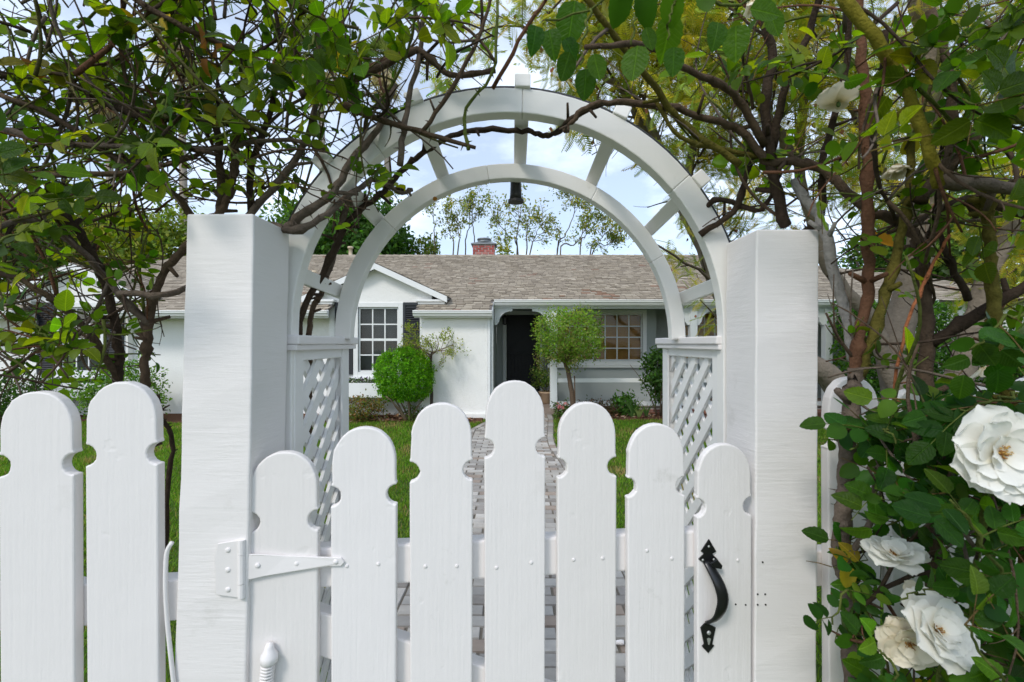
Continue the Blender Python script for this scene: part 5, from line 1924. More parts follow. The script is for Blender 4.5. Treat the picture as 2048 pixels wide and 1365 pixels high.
LC = [
    ([(310, 1826, 1.25), (302, 1100, 1.25), (296, 900, 1.24), (290, 760, 1.22), (298, 650, 1.2), (330, 540, 1.17), (420, 450, 1.14), (462, 380, 1.12), (470, 280, 1.12), (480, 170, 1.12)], .0125, .008, WOOD),
    ([(215, 1790, 1.30), (228, 900, 1.30), (236, 760, 1.28), (232, 660, 1.25), (200, 540, 1.2), (130, 430, 1.12), (20, 340, 1.05), (-60, 300, 1.0)], .014, .008, DARK),
    ([(300, 650, 1.2), (240, 590, 1.17), (160, 500, 1.12), (60, 440, 1.06), (-40, 470, 1.0)], .010, .005, GREY),
    ([(236, 760, 1.28), (190, 680, 1.2), (120, 610, 1.12), (40, 560, 1.08), (-40, 540, 1.05)], .009, .005, WOOD),
    ([(298, 650, 1.2), (240, 590, 1.14), (330, 590, 1.12), (420, 560, 1.3), (520, 540, 1.35)], .009, .006, GREY),
    ([(-30, 150, 1.05), (130, 168, 1.04), (240, 220, 1.04), (330, 238, 1.05), (430, 244, 1.06), (520, 262, 1.1)], .0085, .006, DARK),
    ([(237, -20, 0.95), (344, 45, 0.97), (413, 76, 1.0), (500, 112, 1.05), (600, 160, 1.1)], .0065, .005, WOOD),
    ([(560, 470, 1.16), (600, 432, 1.13), (658, 393, 1.12), (700, 330, 1.14), (760, 250, 1.16), (790, 170, 1.2)], .012, .007, GREY),
    ([(545, 452, 1.10), (590, 462, 1.09), (640, 438, 1.10), (690, 400, 1.16), (740, 360, 1.25)], .010, .007, GREY),
    ([(592, 1650, 1.42), (594, 900, 1.40), (600, 650, 1.36), (650, 540, 1.36), (700, 440, 1.36), (762, 388, 1.36), (810, 335, 1.37), (862, 296, 1.37), (935, 262, 1.37), (1040, 262, 1.36), (1090, 272, 1.34), (1118, 262, 1.28), (1150, 232, 1.17), (1205, 207, 1.12)], .0105, .0068, DARK),
    ([(620, 1600, 1.45), (622, 900, 1.44), (618, 660, 1.40), (645, 580, 1.40), (668, 500, 1.40), (690, 420, 1.38), (720, 330, 1.35), (735, 230, 1.3)], .010, .006, WOOD),
    ([(645, 580, 1.40), (662, 530, 1.39), (680, 470, 1.37), (700, 400, 1.34), (745, 360, 1.34), (800, 385, 1.36), (825, 380, 1.36)], .009, .006, GREY),
    ([(690, 210, 1.12), (781, 246, 1.10), (846, 264, 1.09), (951, 296, 1.08)], .0085, .005, WOOD),
    ([(846, 262, 1.09), (907, 171, 1.08), (955, 80, 1.06), (985, -20, 1.05)], .006, .004, WOOD),
    ([(937, 300, 1.08), (930, 225, 1.08), (985, 140, 1.06), (995, 0, 1.04)], .0045, .003, GRN),
    ([(985, 178, 1.14), (1050, 62, 1.1), (1100, -10, 1.08)], .0055, .004, RED),
    ([(600, 190, 1.1), (700, 162, 1.12), (810, 110, 1.12), (837, 102, 1.13), (871, 127, 1.14), (905, 150, 1.15), (990, 140, 1.16)], .011, .006, WOOD),
    ([(800, 330, 1.1), (810, 240, 1.12), (838, 110, 1.13), (850, 20, 1.13), (860, -60, 1.1)], .008, .005, GREY),
    ([(0, 260, 1.0), (150, 290, 1.02), (320, 290, 1.05), (420, 300, 1.08), (560, 280, 1.12), (650, 300, 1.14)], .007, .005, GREY),
    ([(0, 345, 0.98), (130, 350, 1.0), (260, 345, 1.04), (360, 322, 1.08), (440, 290, 1.1)], .0075, .005, WOOD),
    ([(440, 450, 1.15), (440, 340, 1.14), (425, 220, 1.12), (370, 90, 1.08), (340, -40, 1.05)], .010, .006, WOOD),
    ([(500, 440, 1.18), (505, 330, 1.17), (540, 220, 1.16), (560, 100, 1.15), (545, -30, 1.12)], .009, .005, DARK),
    ([(400, 470, 1.15), (360, 400, 1.12), (250, 330, 1.06), (120, 240, 1.0), (0, 190, .95)], .009, .005, WOOD),
    ([(480, 450, 1.16), (560, 360, 1.15), (620, 260, 1.15), (640, 120, 1.14), (620, -20, 1.1)], .009, .005, GREY),
    ([(150, 150, 0.95), (230, 80, 0.97), (250, -20, 0.97)], .006, .004, RED),
    ([(330, 1200, 1.22), (335, 1000, 1.22), (345, 880, 1.2), (322, 830, 1.16), (316, 790, 1.15)], .007, .004, DARK),
]
RC = [
    ([(1722, 2080, 1.03), (1712, 1500, 1.02), (1708, 1300, 1.0), (1700, 1200, 1.0), (1684, 1110, 1.0), (1690, 1000, 1.0), (1694, 900, 1.0), (1704, 800, 1.0), (1712, 735, 1.0)], .021, .019, GREY),
    ([(1708, 750, 1.0), (1720, 660, 1.0), (1738, 560, 1.0), (1736, 420, 1.0), (1730, 250, 1.0), (1722, 100, .99), (1716, -40, .98)], .0135, .011, RED),
    ([(1716, 755, 1.0), (1745, 680, .99), (1775, 580, .98), (1800, 480, .98), (1818, 380, .97), (1822, 250, .96)], .0125, .008, OLIVE),
    ([(1706, 720, 1.02), (1696, 640, 1.05), (1672, 560, 1.07), (1655, 480, 1.08), (1640, 440, 1.1), (1612, 400, 1.12), (1590, 360, 1.14)], .014, .012, (0.27, 0.255, 0.235)),
    ([(1880, 2000, 1.06), (1872, 1300, 1.04), (1866, 960, 1.02), (1858, 820, 1.02), (1852, 680, 1.02), (1846, 560, 1.03), (1838, 490, 1.03), (1800, 445, 1.05), (1735, 420, 1.06), (1690, 380, 1.08), (1640, 338, 1.1), (1580, 322, 1.12), (1530, 320, 1.14), (1482, 262, 1.14), (1420, 240, 1.13), (1330, 214, 1.11), (1250, 206, 1.10), (1185, 210, 1.09), (1150, 236, 1.09), (1128, 262, 1.09)], .0185, .0065, WOOD),
    ([(1572, 452, 1.18), (1552, 380, 1.15), (1540, 300, 1.14), (1532, 200, 1.13), (1545, 120, 1.12), (1530, 40, 1.1), (1500, -40, 1.08)], .016, .010, DARK),
    ([(1545, 300, 1.14), (1570, 180, 1.1), (1620, 60, 1.05), (1650, -40, 1.0)], .012, .008, DARK),
    ([(1530, 290, 1.14), (1478, 200, 1.1), (1420, 160, 1.05), (1350, 130, 1.0), (1290, 90, .95), (1170, 95, .9)], .011, .006, WOOD),
    ([(1480, 330, 1.14), (1370, 250, 1.12), (1300, 160, 1.05), (1220, 60, .95), (1160, -20, .9)], .010, .007, OLIVE),
    ([(1550, 320, 1.16), (1450, 300, 1.15), (1360, 275, 1.12), (1310, 200, 1.1)], .008, .005, OLIVE),
    ([(1680, -20, .80), (1735, 60, .80), (1790, 140, .81), (1835, 240, .82), (1862, 320, .83), (1878, 372, .84)], .0120, .0110, (0.19, 0.165, 0.022)),
    ([(1878, 368, .84), (1930, 366, .85), (1990, 372, .86), (2060, 380, .88)], .017, .012, GREY),
    ([(1840, 405, .95), (1900, 330, .93), (1980, 250, .9), (2070, 180, .88)], .014, .010, WOOD),
    ([(1990, 1900, 1.02), (2060, 1000, 0.98), (2030, 840, .95), (2000, 720, .93), (1985, 600, .92), (1978, 470, .92), (1975, 380, .90)], .0145, .012, OLIVE),
    ([(1858, 690, 1.02), (1920, 650, .98), (1990, 610, .95), (2070, 560, .92)], .015, .012, DARK),
    ([(1860, 480, 1.03), (1890, 420, 1.0), (1960, 400, .97), (2050, 430, .95)], .014, .011, WOOD),
    ([(1936, 600, 1.0), (1900, 520, .98), (1880, 470, .97)], .009, .006, DARK),
    ([(1600, 470, 1.20), (1640, 430, 1.15), (1650, 300, 1.1), (1690, 160, 1.05), (1700, -30, 1.0)], .011, .007, DARK),
    ([(1385, 460, 1.32), (1430, 400, 1.25), (1520, 420, 1.2), (1560, 350, 1.16)], .009, .006, DARK),
    ([(1400, 470, 1.26), (1470, 420, 1.22), (1500, 330, 1.18), (1560, 250, 1.12)], .010, .007, DARK),
    ([(1770, 60, .8), (1760, 200, .84), (1750, 330, .88), (1790, 440, .95)], .006, .004, DARK),
    ([(1860, 20, .85), (1900, 140, .86), (1905, 260, .87), (1880, 360, .88)], .009, .006, WOOD),
    ([(1780, 900, .95), (1800, 700, .93), (1850, 560, .92), (1900, 470, .9)], .0035, .003, (0.30, 0.11, 0.05)),
    ([(1690, 1130, .97), (1740, 1040, .95), (1750, 960, .94), (1760, 930, .93)], .008, .005, GREY),
    ([(1700, 1240, .98), (1780, 1170, .94), (1900, 1140, .9), (2000, 1190, .88)], .006, .004, DARK),
    ([(1930, 1400, .85), (1945, 1200, .82), (1960, 1080, .8), (1990, 960, .7), (1994, 915, .655)], .0045, .0035, GRN),
    ([(1860, 1420, .85), (1880, 1340, .84), (1885, 1300, .83)], .004, .003, GRN),
]
cane_pts_L, cane_pts_R = [], []
for i, (ctl, r0, r1, col) in enumerate(LC):
    cane_pts_L.append(plant_cane(left_rose, ctl, r0, r1, col, 100 + i, thorns=14))
for i, (ctl, r0, r1, col) in enumerate(RC):
    cane_pts_R.append(plant_cane(right_rose, ctl, r0 * 0.88, r1 * 0.88, col, 200 + i, thorns=8))


BLOOMS = [(1996, 905, .655, 100), (1872, 1268, .80, 88), (1815, 1285, .84, 70), (1790, 1112, .88, 70), (1676, 205, 1.02, 46), (1792, 338, .98, 34), (1960, 760, .80, 40)]


# ---- where the tangle grows: 0..1 density at a photo column / row
def inside_opening(u, v):
    return ((u - 1018) / 352) ** 2 + ((v - 664) / 342) ** 2 < 1 and v < 700 or (690 < u < 1340 and v >= 660)


def in_arch_face(u, v):
    r = math.hypot((u - 1032) / 1.0, (v - 650) / 1.0)
    return r < 485 and v < 660


def dens_left(u, v, Y):
    if u > 1010 or v > 1100:
        return 0
    if inside_opening(u, v):
        return 0
    if 335 < u < 600 and v > 418:
        return 0.0
    if in_arch_face(u, v):
        return 0.40 if u < 820 and v < 470 else 0.02
    if u <= 340:
        if v > 770:
            return 0.35 if Y > 1.12 and u > 310 else (0.10 if Y > 1.12 else 0)
        if v > 430:
            return 0.85 if Y > 1.03 else 0
    if u > 840:
        return 0.55 if v < 200 else 0
    return 1.0


def dens_right(u, v, Y):
    for bu, bv, bY, br in BLOOMS:
        if Y < bY + 0.04 and (u - bu) ** 2 + (v - bv) ** 2 < br * br:
            return 0
    if u < 1120 or inside_opening(u, v):
        return 0
    if 1430 < u < 1645 and v > 448:
        return 0
    if in_arch_face(u, v):
        return 0.16 if u > 1290 and v < 420 else 0.03
    if u < 1460:
        return 0.32 if v < 330 else 0
    if u < 1640:
        return 0.75
    if 460 < v < 780:
        return 0.34 if u > 1660 else 0.2
    if v >= 780:
        return (1.0 if Y < 1.06 else 0.0) if u > 1700 or v > 1080 else 0.25
    return 0.9


def tangle(parent, starts, dens, n_twigs, seed, yr, rr, cols, lrange, bias):
    """many thin wandering twigs; returns points with direction for leaves"""
    rg = random.Random(seed)
    mb = MB()
    nodes = []
    made = 0
    tries = 0
    while made < n_twigs and tries < n_twigs * 40:
        tries += 1
        p, d0 = starts(rg)
        u, v = px(p)
        if rg.random() > dens(u, v, p[1]):
            continue
        L = rg.uniform(*lrange)
        n = max(5, int(L / 0.035))
        d = (Vector(d0) + Vector((rg.gauss(0, 1), rg.gauss(0, .45), rg.gauss(0, 1))) * 0.8 + Vector(bias)).normalized()
        pts = wander(p, d, L, n, 0.16, rg, 0.0)
        cut = len(pts)
        for i, q in enumerate(pts):
            uu, vv = px(q)
            if not (yr[0] < q[1] < yr[1]) or dens(uu, vv, q[1]) < 0.02 or (dens(uu, vv, q[1]) < 0.2 and rg.random() < 0.35):
                cut = i
                break
        if cut < 5:
            continue
        pts = pts[:cut]
        r = rg.uniform(*rr)
        col = rg.choice(cols)
        mb.tube(pts, [r * (1 - 0.55 * i / cut) for i in range(cut)], 5, col)
        for k in range(rg.randint(0, 3)):     # thorns
            i = rg.randint(1, cut - 2)
            dd = (pts[i + 1] - pts[i]).normalized()
            s = dd.orthogonal()
            s.rotate(Matrix.Rotation(rg.random() * 6.28, 3, dd))
            mb.tube([pts[i], pts[i] + s * (r + rg.uniform(.003, .006))], [0.002, 0.0003], 3, col)
        # short side twigs
        for k in range(rg.randint(1, 3)):
            i = rg.randint(1, cut - 2)
            dd = ((pts[i + 1] - pts[i]).normalized() + Vector((rg.gauss(0, .7), rg.gauss(0, .5), rg.gauss(0, .7)))).normalized()
            sp = wander(pts[i], dd, rg.uniform(0.05, 0.18), 5, 0.2, rg)
            if any(dens(*px(q), q[1]) < 0.05 for q in sp):
                continue
            mb.tube(sp, [r * 0.55 * (1 - 0.5 * j / 5) for j in range(6)], 4, col)
            for j in (2, 4, 5):
                nodes.append((sp[j], (sp[j] - sp[j - 1]).normalized()))
        for i in range(2, cut):
            nodes.append((pts[i], (pts[i] - pts[i - 1]).normalized()))
        made += 1
    part('twig', mb, 'bark', parent, smooth=True, stuff=True)
    return nodes


def mk_starts(cane_lists, box, p_cane):
    def f(rg):
        if rg.random() < p_cane:
            pts = rg.choice(cane_lists)
            i = rg.randint(1, len(pts) - 2)
            return pts[i].copy(), (pts[i + 1] - pts[i]).normalized()
        u0, u1, v0, v1, y0, y1 = rg.choice(box)
        return at(rg.uniform(u0, u1), rg.uniform(v0, v1), rg.uniform(y0, y1)), Vector((rg.gauss(0, .6), rg.gauss(0, .2), rg.gauss(0.1, .4)))
    return f


TW = [WOOD, DARK, WOOD, GREY, (0.11, 0.10, 0.04), RED, (0.10, 0.12, 0.03)]
nodes_L = tangle(left_rose, mk_starts(cane_pts_L, [(-150, 900, -150, 430, .92, 1.5), (-150, 720, -50, 430, .95, 1.45), (-100, 340, 420, 780, 1.05, 1.5)], 0.35), dens_left, 400, 5, (0.86, 1.75), (.0016, .0046), TW, (0.20, 0.70), (-0.25, 0, 0.1))
nodes_R = tangle(right_rose, mk_starts(cane_pts_R, [(1460, 2150, -150, 450, .85, 1.4), (1650, 2150, 440, 800, .95, 1.4), (1720, 2150, 780, 1500, .80, 1.05)], 0.45), dens_right, 200, 6, (0.62, 1.7), (.0018, .0045), TW, (0.16, 0.5), (0.1, 0, 0.1))


# ---- leaves: five-part rose leaves at twig nodes
RACH = {'left': [], 'right': []}
CUR = 'left'


def rose_leaves(nodes, n_leaf, dens, rng, rn, size, yr, cols, weights, face=0.5, prob=None):
    """returns arrays: position, frame, scale, colour of every leaflet"""
    P, R, S, C = [], [], [], []
    idx = rng.sample(range(len(nodes)), min(len(nodes), n_leaf * 5))
    made = 0
    for i in idx:
        if made >= n_leaf:
            break
        p, d = nodes[i]
        u, v = px(p)
        if rng.random() > dens(u, v, p[1]) * (prob(u, v, p[1]) if prob else 1):
            continue
        made += 1
        side = Vector((rng.gauss(0, 1), rng.gauss(0, .8), rng.gauss(0.1, .8)))
        axis = (d * 0.3 + side.normalized()).normalized()
        nrm = Vector((rng.gauss(0, .45), rng.gauss(-face, .45), rng.gauss(0.55, .4))).normalized()
        nrm = (nrm - axis * nrm.dot(axis)).normalized()
        lat = nrm.cross(axis)
        L = size * rng.uniform(0.65, 1.25)
        npair = rng.choice((1, 2, 2, 2))
        col0 = np.array(cols[rn.choice(len(cols), p=weights)]) * (1 + rn.normal(0, 0.16))
        RACH[CUR].append((p, p + axis * L * (0.5 + 0.62 * npair), L))
        items = [(axis, p + axis * L * (0.5 + 0.62 * npair), 1.0)]
        for k in range(npair):
            for s in (-1, 1):
                items.append(((axis * 0.45 + lat * s * 0.9).normalized(), p + axis * L * (0.45 + 0.60 * k) + lat * s * L * 0.04, rng.uniform(.72, .95)))
        for dr, q, sc in items:
            if rng.random() < 0.10:
                continue
            dr = (dr + Vector((rng.gauss(0, .18), rng.gauss(0, .18), rng.gauss(-.08, .18)))).normalized()
            nn = (nrm + Vector((rng.gauss(0, .25), rng.gauss(0, .25), rng.gauss(0, .25)))).normalized()
            e = q + dr * L * sc
            ue, ve = px(e)
            if dens(ue, ve, e[1]) < 0.05 and rng.random() < 0.85:
                continue
            if e[1] < yr[0] or q[1] < yr[0]:
                continue
            P.append(q); S.append(L * sc)
            x = np.array(dr)
            z = np.array(nn) - x * np.dot(np.array(nn), x)
            z /= np.linalg.norm(z)
            R.append(np.stack([x, np.cross(z, x), z], axis=1))
            C.append(np.clip(col0 * (1 + rn.normal(0, 0.10, 3)), 0.004, 1))
    return [np.array(a_) for a_ in (P, R, S, C)]


GREENS = [(0.062, 0.112, 0.008), (0.034, 0.072, 0.006), (0.100, 0.158, 0.010), (0.165, 0.215, 0.013), (0.19, 0.17, 0.02), (0.18, 0.08, 0.03)]
WL = [0.31, 0.25, 0.25, 0.16, 0.024, 0.006]
NEARG = [(0.028, 0.085, 0.014), (0.020, 0.062, 0.012), (0.042, 0.105, 0.016), (0.075, 0.14, 0.02), (0.25, 0.19, 0.03)]
WN = [0.34, 0.33, 0.22, 0.10, 0.01]
rgl = random.Random(9)
rnl = np.random.default_rng(9)
setL = rose_leaves(nodes_L, 760, dens_left, rgl, rnl, 0.036, (0.80, 2), GREENS, WL, 0.3)
CUR = 'right'
up_nodes = [nd for nd in nodes_R if px(nd[0])[1] < 790]
lo_nodes = [nd for nd in nodes_R if px(nd[0])[1] >= 790]
setR1 = rose_leaves(up_nodes, 215, dens_right, rgl, rnl, 0.040, (0.62, 2), GREENS, WL, 0.3)
setR2 = rose_leaves(lo_nodes, 360, dens_right, rgl, rnl, 0.043, (0.66, 2), NEARG, WN, 0.95)


def near_spray(parent, ctl, r, nl, size, rng, rn, cols, weights, face, col=GRN):
    """a leafy shoot hanging close to the lens side of the plant"""
    pts = smooth_path([at(*c) for c in ctl], 14, 0.003, rng)
    mb = MB()
    mb.tube(pts, [r * (1 - .5 * i / 13) for i in range(14)], 6, col)
    part('shoot', mb, 'bark', parent, smooth=True)
    nd = [(pts[i], (pts[i] - pts[i - 1]).normalized()) for i in range(1, 14)] * 3
    return rose_leaves(nd, nl, lambda u, v, Y: 1.0, rng, rn, size, (0.45, 2), cols, weights, face)


sprays = []
for ctl, nl, size, cols, wt, fc in (
    ([(1620, 160, 1.0), (1600, 110, .95), (1570, 130, .92)], 6, .045, GREENS[2:4], [.5, .5], .4),
    ([(2080, 40, .75), (1960, 60, .74), (1880, 110, .76)], 8, .048, GREENS[:3], [.4, .4, .2], .6),
    ([(2080, 260, .72), (1990, 220, .72), (1930, 200, .74)], 9, .048, GREENS[:3], [.4, .4, .2], .6),
    ([(2080, 640, .72), (2010, 640, .70), (1940, 700, .72)], 6, .046, NEARG, WN, .9),
    ([(1720, 1240, .95), (1690, 1180, .90), (1665, 1250, .88)], 6, .036, NEARG, WN, .95),
    ([(1760, 880, .93), (1770, 860, .86), (1800, 900, .84)], 6, .038, NEARG, WN, .95),
    ([(1740, 900, .98), (1735, 870, .93), (1700, 900, .90)], 4, .036, NEARG, WN, .95),
    ([(2060, 1250, .75), (1990, 1130, .70), (1940, 1040, .68), (1900, 1000, .68)], 9, .042, NEARG, WN, 1.1),
    ([(2060, 1420, .72), (1980, 1330, .68), (1930, 1250, .68)], 8, .042, NEARG, WN, 1.1),
    ([(1800, 1450, .80), (1790, 1350, .76), (1760, 1300, .76)], 6, .040, NEARG, WN, 1.0),
    ([(1900, 1200, .85), (1860, 1180, .80), (1800, 1200, .80)], 7, .040, NEARG, WN, 1.0),
    ([(1880, 960, .85), (1850, 1000, .80), (1800, 1040, .80)], 8, .040, NEARG, WN, 1.0),
    ([(2060, 780, .80), (1990, 800, .76), (1920, 820, .76)], 7, .040, NEARG, WN, 1.0),
):
    sprays.append(near_spray(right_rose, ctl, .0032, nl, size, rgl, rnl, cols, wt, fc))
# large leaflets hanging near the lens from a shoot over the arch
BIG = [(1072, 52, 62, 95), (1098, 60, 66, 80), (1130, 78, 50, 60), (1150, 2, 95, 100), (1140, 105, 62, 110), (1188, 108, 58, 75), (1172, 138, 66, 92), (1245, -25, 80, 100),
       (1292, -22, 78, 85), (1345, -15, 70, 80), (1342, 32, 90, 95), (1275, 92, 80, 96), (1348, 95, 62, 88), (1292, 55, 50, 70), (1436, 45, 66, 100), (1472, 52, 78, 88), (1500, 18, 70, 10), (1410, -25, 55, 80), (1540, 20, 60, 60)]
Pb, Rb, Sb, Cb = [], [], [], []
for u, v, L, a in BIG:
    Yb_ = rgl.uniform(.60, .72)
    Pb.append(at(u, v, Yb_)); Sb.append(0.88 * L / F * Yb_)
    x = np.array((math.cos(math.radians(a)), rgl.gauss(0.1, .2), -math.sin(math.radians(a))))
    x /= np.linalg.norm(x)
    z = np.array((rgl.gauss(0, .35), -1.0, rgl.gauss(.1, .3)))
    z -= x * np.dot(x, z)
    z /= np.linalg.norm(z)
    Rb.append(np.stack([x, np.cross(z, x), z], axis=1))
    Cb.append(np.array(rgl.choice([(0.034, 0.088, 0.010), (0.024, 0.066, 0.009), (0.05, 0.11, 0.012)])))
sprays.append([np.array(a_) for a_ in (Pb, Rb, Sb, Cb)])
mb = MB()
for ctl in ([(1620, -120, .74), (1480, 10, .70), (1380, -30, .68), (1290, -40, .67), (1180, 20, .67), (1090, 40, .67)], [(1290, -40, .67), (1270, 40, .67), (1262, 90, .67)], [(1180, 20, .67), (1165, 80, .67), (1160, 130, .66)], [(1480, 10, .70), (1455, 40, .70)], [(1380, -30, .68), (1345, 20, .68), (1335, 80, .68)]):
    pts = smooth_path([at(*c_) for c_ in ctl], 16, 0.002, rgl)
    mb.tube(pts, [.0026 - .00008 * i for i in range(16)], 6, GRN)
part('shoot', mb, 'bark', right_rose, smooth=True)
spraysL = []
CUR = 'left'
for ctl, nl, size in (
    ([(-80, 330, .75), (20, 370, .76), (100, 400, .78)], 5, .042),
    ([(-60, 520, .80), (30, 470, .80), (100, 480, .82)], 6, .042),
    ([(60, 640, 1.05), (110, 690, 1.05), (150, 700, 1.05)], 6, .042),
    ([(330, 60, .95), (260, 40, .92), (210, 60, .90)], 5, .046),
    ([(480, 130, .92), (520, 170, .92), (560, 180, .93)], 7, .042),
    ([(640, 40, .95), (610, 110, .93), (560, 130, .93)], 6, .042),
    ([(880, -40, .95), (870, 30, .95), (900, 90, .97)], 6, .042),
    ([(720, 60, .98), (700, 130, .97), (660, 160, .98)], 6, .042),
    ([(560, 330, 1.05), (520, 350, 1.0), (500, 400, .98)], 3, .040),
    ([(330, 200, .9), (300, 290, .9), (330, 330, .92)], 5, .042),
    ([(760, 330, 1.08), (745, 350, 1.06), (735, 375, 1.05)], 1, .044),
):
    spraysL.append(near_spray(left_rose, ctl, .0028, nl, size, rgl, rnl, GREENS, WL, .5))


def cat_sets(sets):
    sets = [s for s in sets if len(s[0])]
    return [np.concatenate([s[k] for s in sets]) for k in range(4)]




def emit_leaves(parent, data, n_obj, rng):
    P, R, S, C = data
    E = P + R[:, :, 0] * (S * 0.6)[:, None]
    ok = np.ones(len(P), dtype=bool)
    for bu, bv, bY, br in BLOOMS:
        eu, ev = UC + F * E[:, 0] / E[:, 1], VC - F * (E[:, 2] - CZ) / E[:, 1]
        ok &= ~((np.hypot(eu - bu, ev - bv) < br) & (E[:, 1] < bY + 0.045))
    P, R, S, C = P[ok], R[ok], S[ok], C[ok]
    u = UC + F * P[:, 0] / P[:, 1]
    v = VC - F * (P[:, 2] - CZ) / P[:, 1]
    rank = S / P[:, 1]
    rank = np.where((u > 0) & (u < 2048) & (v > 0) & (v < 1365), rank, 0)
    order = np.argsort(-rank)
    big, small = order[:n_obj], order[n_obj:]
    # a palette of shared leaf meshes
    meshes = {}
    for i in big:
        k = rng.randrange(len(LEAFS))
        key = (k, tuple(np.round(C[i] / 0.012).astype(int)))
        if key not in meshes:
            V, Fc = LEAFS[k]
            cc = np.tile(C[i], (len(V), 1))
            meshes[key] = mesh_np('leaf', V, Fc, 'rose_leaf_veined', np.clip(cc, 0, 1), smooth=True)
        M4 = Matrix([[*(R[i][r] * S[i]), P[i][r]] for r in range(3)] + [[0, 0, 0, 1]])
        place('leaf', meshes[key], M4, parent)
    vs, fs, cs, off = [], [], [], 0
    which = np.array([rng.randrange(len(LEAFS)) for _ in small])
    for k in range(len(LEAFS)):
        sel = small[which == k]
        if len(sel) == 0:
            continue
        a_, b_, c_ = batch(LEAFS[k], P[sel], R[sel], S[sel], C[sel])
        vs.append(a_); fs.append(b_ + off); cs.append(c_)
        off += len(a_)
    link_mesh('foliage', mesh_np('foliage', np.concatenate(vs), np.concatenate(fs), 'rose_leaf', np.concatenate(cs), smooth=True), parent, stuff=True)


emit_leaves(left_rose, cat_sets([setL] + spraysL), 290, random.Random(31))
emit_leaves(right_rose, cat_sets([setR1, setR2] + sprays), 290, random.Random(32))


for who, parent in (('left', left_rose), ('right', right_rose)):
    mb = MB()
    for p, q, L in RACH[who]:
        pu, pv = px(q)
        if any((pu - bu) ** 2 + (pv - bv) ** 2 < (br * 1.25) ** 2 and min(p[1], q[1]) < bY + 0.05 for bu, bv, bY, br in BLOOMS):
            continue
        mid_ = (p + q) * 0.5 + Vector((0, 0, 0.05 * L))
        mb.tube([p, mid_, q], [0.0013, 0.0011, 0.0008], 4, rgl.choice([(0.10, 0.13, 0.03), (0.13, 0.09, 0.035), (0.08, 0.11, 0.02)]), cap=False)
    part('petiole', mb, 'bark', parent, smooth=True, stuff=True)


# ---- white roses
def petal_mesh(L, W, cup, curl, seed, col):
    rg = random.Random(seed)
    nx, ny = 8, 6
    vs, fs, cs = [], [], []
    for i in range(nx + 1):
        x = i / nx
        w = W * (0.22 + 0.86 * math.sin(math.pi * min(1, 0.08 + 0.62 * x)) ** 1.2) * (1 if x < 0.75 else math.sqrt(max(0.05, 1 - ((x - 0.75) / 0.262) ** 2)))
        for j in range(ny + 1):
            t_ = (j / ny) * 2 - 1
            xx = L * (x - 0.05 * (1 - t_ * t_) * 0 + (0.03 * math.sin(t_ * 5 + seed) if i > 4 else 0))
            y = w * t_
            z = cup * L * x * x + 0.5 * W * t_ * t_ * x * 0.5 - curl * L * max(0, x - 0.6) ** 2 * 3 + 0.02 * L * math.sin(7 * t_ + seed * 1.7) * x * x + rg.gauss(0, 0.002 * L)
            vs.append((xx, y, z))
            f_ = min(1, x * 2.2)
            cs.append(tuple(a_ * (1 - f_) + b_ * f_ for a_, b_ in zip((col[0] * .95, col[1] * .88, col[2] * .62), col)))
    for i in range(nx):
        for j in range(ny):
            a_ = i * (ny + 1) + j
            fs.append((a_, a_ + ny + 1, a_ + ny + 2, a_ + 1))
    m = MB()
    m.v, m.f, m.c = vs, fs, cs
    return make_mesh('petal', m, 'petal', True)


WHITE = (0.86, 0.85, 0.80)
CREAM = (0.84, 0.78, 0.64)


def rose_flower(parent, u, v, Y, R, face, seed, col=WHITE, whorls=((9, 1.0, .10), (8, .90, .30), (7, .70, .55), (5, .45, .8)), stamens=True, label=None):
    """open rose: whorls of cupped petals round a tuft of stamens; face = viewing direction of the bloom"""
    rg = random.Random(seed)
    c = at(u, v, Y)
    f = Vector(face).normalized()
    up = Vector((0, 0, 1)) if abs(f.z) < 0.9 else Vector((0, 1, 0))
    x = up.cross(f).normalized()
    y = f.cross(x)
    base = Matrix(((x.x, y.x, f.x, c.x), (x.y, y.y, f.y, c.y), (x.z, y.z, f.z, c.z), (0, 0, 0, 1)))
    m = MB()
    m.lathe([(R * .02, -R * .30), (R * .09, -R * .22), (R * .10, -R * .08), (R * .05, 0.0)], (0, 0, 0), 8, (0.10, 0.16, 0.04))
    if stamens:
        for k in range(60):
            a = rg.random() * 6.28
            r = R * rg.uniform(0.02, 0.20)
            h_ = R * rg.uniform(0.10, 0.20)
            m.tube([(r * .4 * math.cos(a), r * .4 * math.sin(a), 0), (r * math.cos(a), r * math.sin(a), h_)], [R * .008, R * .018], 3, rg.choice([(0.45, 0.22, 0.05), (0.30, 0.12, 0.03), (0.60, 0.38, 0.10)]))
    m.v = [tuple(base @ Vector(p)) for p in m.v]
    fl_ = part('rose_flower', m, 'petal', parent, smooth=True)
    if label:
        fl_['label'] = label
    var = [petal_mesh(1, .46, 0.10, 0.20, seed * 7 + k, col) for k in range(3)]
    for wi, (npet, rad, tilt) in enumerate(whorls):
        a0 = rg.random() * 6.28
        for k in range(npet):
            a = a0 + 2 * math.pi * k / npet + rg.gauss(0, .14)
            tl = tilt * 0.62 + rg.gauss(0, .12) - 0.10
            M4 = base @ Matrix.Rotation(a, 4, 'Z') @ Matrix.Rotation(-tl, 4, 'Y') @ Matrix.Rotation(rg.gauss(0, .15), 4, 'X') @ Matrix.Diagonal((R * rad * rg.uniform(.92, 1.08), R * rad * rg.uniform(0.80, 1.0), R * rad, 1))
            M4 = Matrix.Translation(f * (wi * R * 0.02)) @ M4
            place('petal', var[k % 3], M4, fl_)
    return fl_


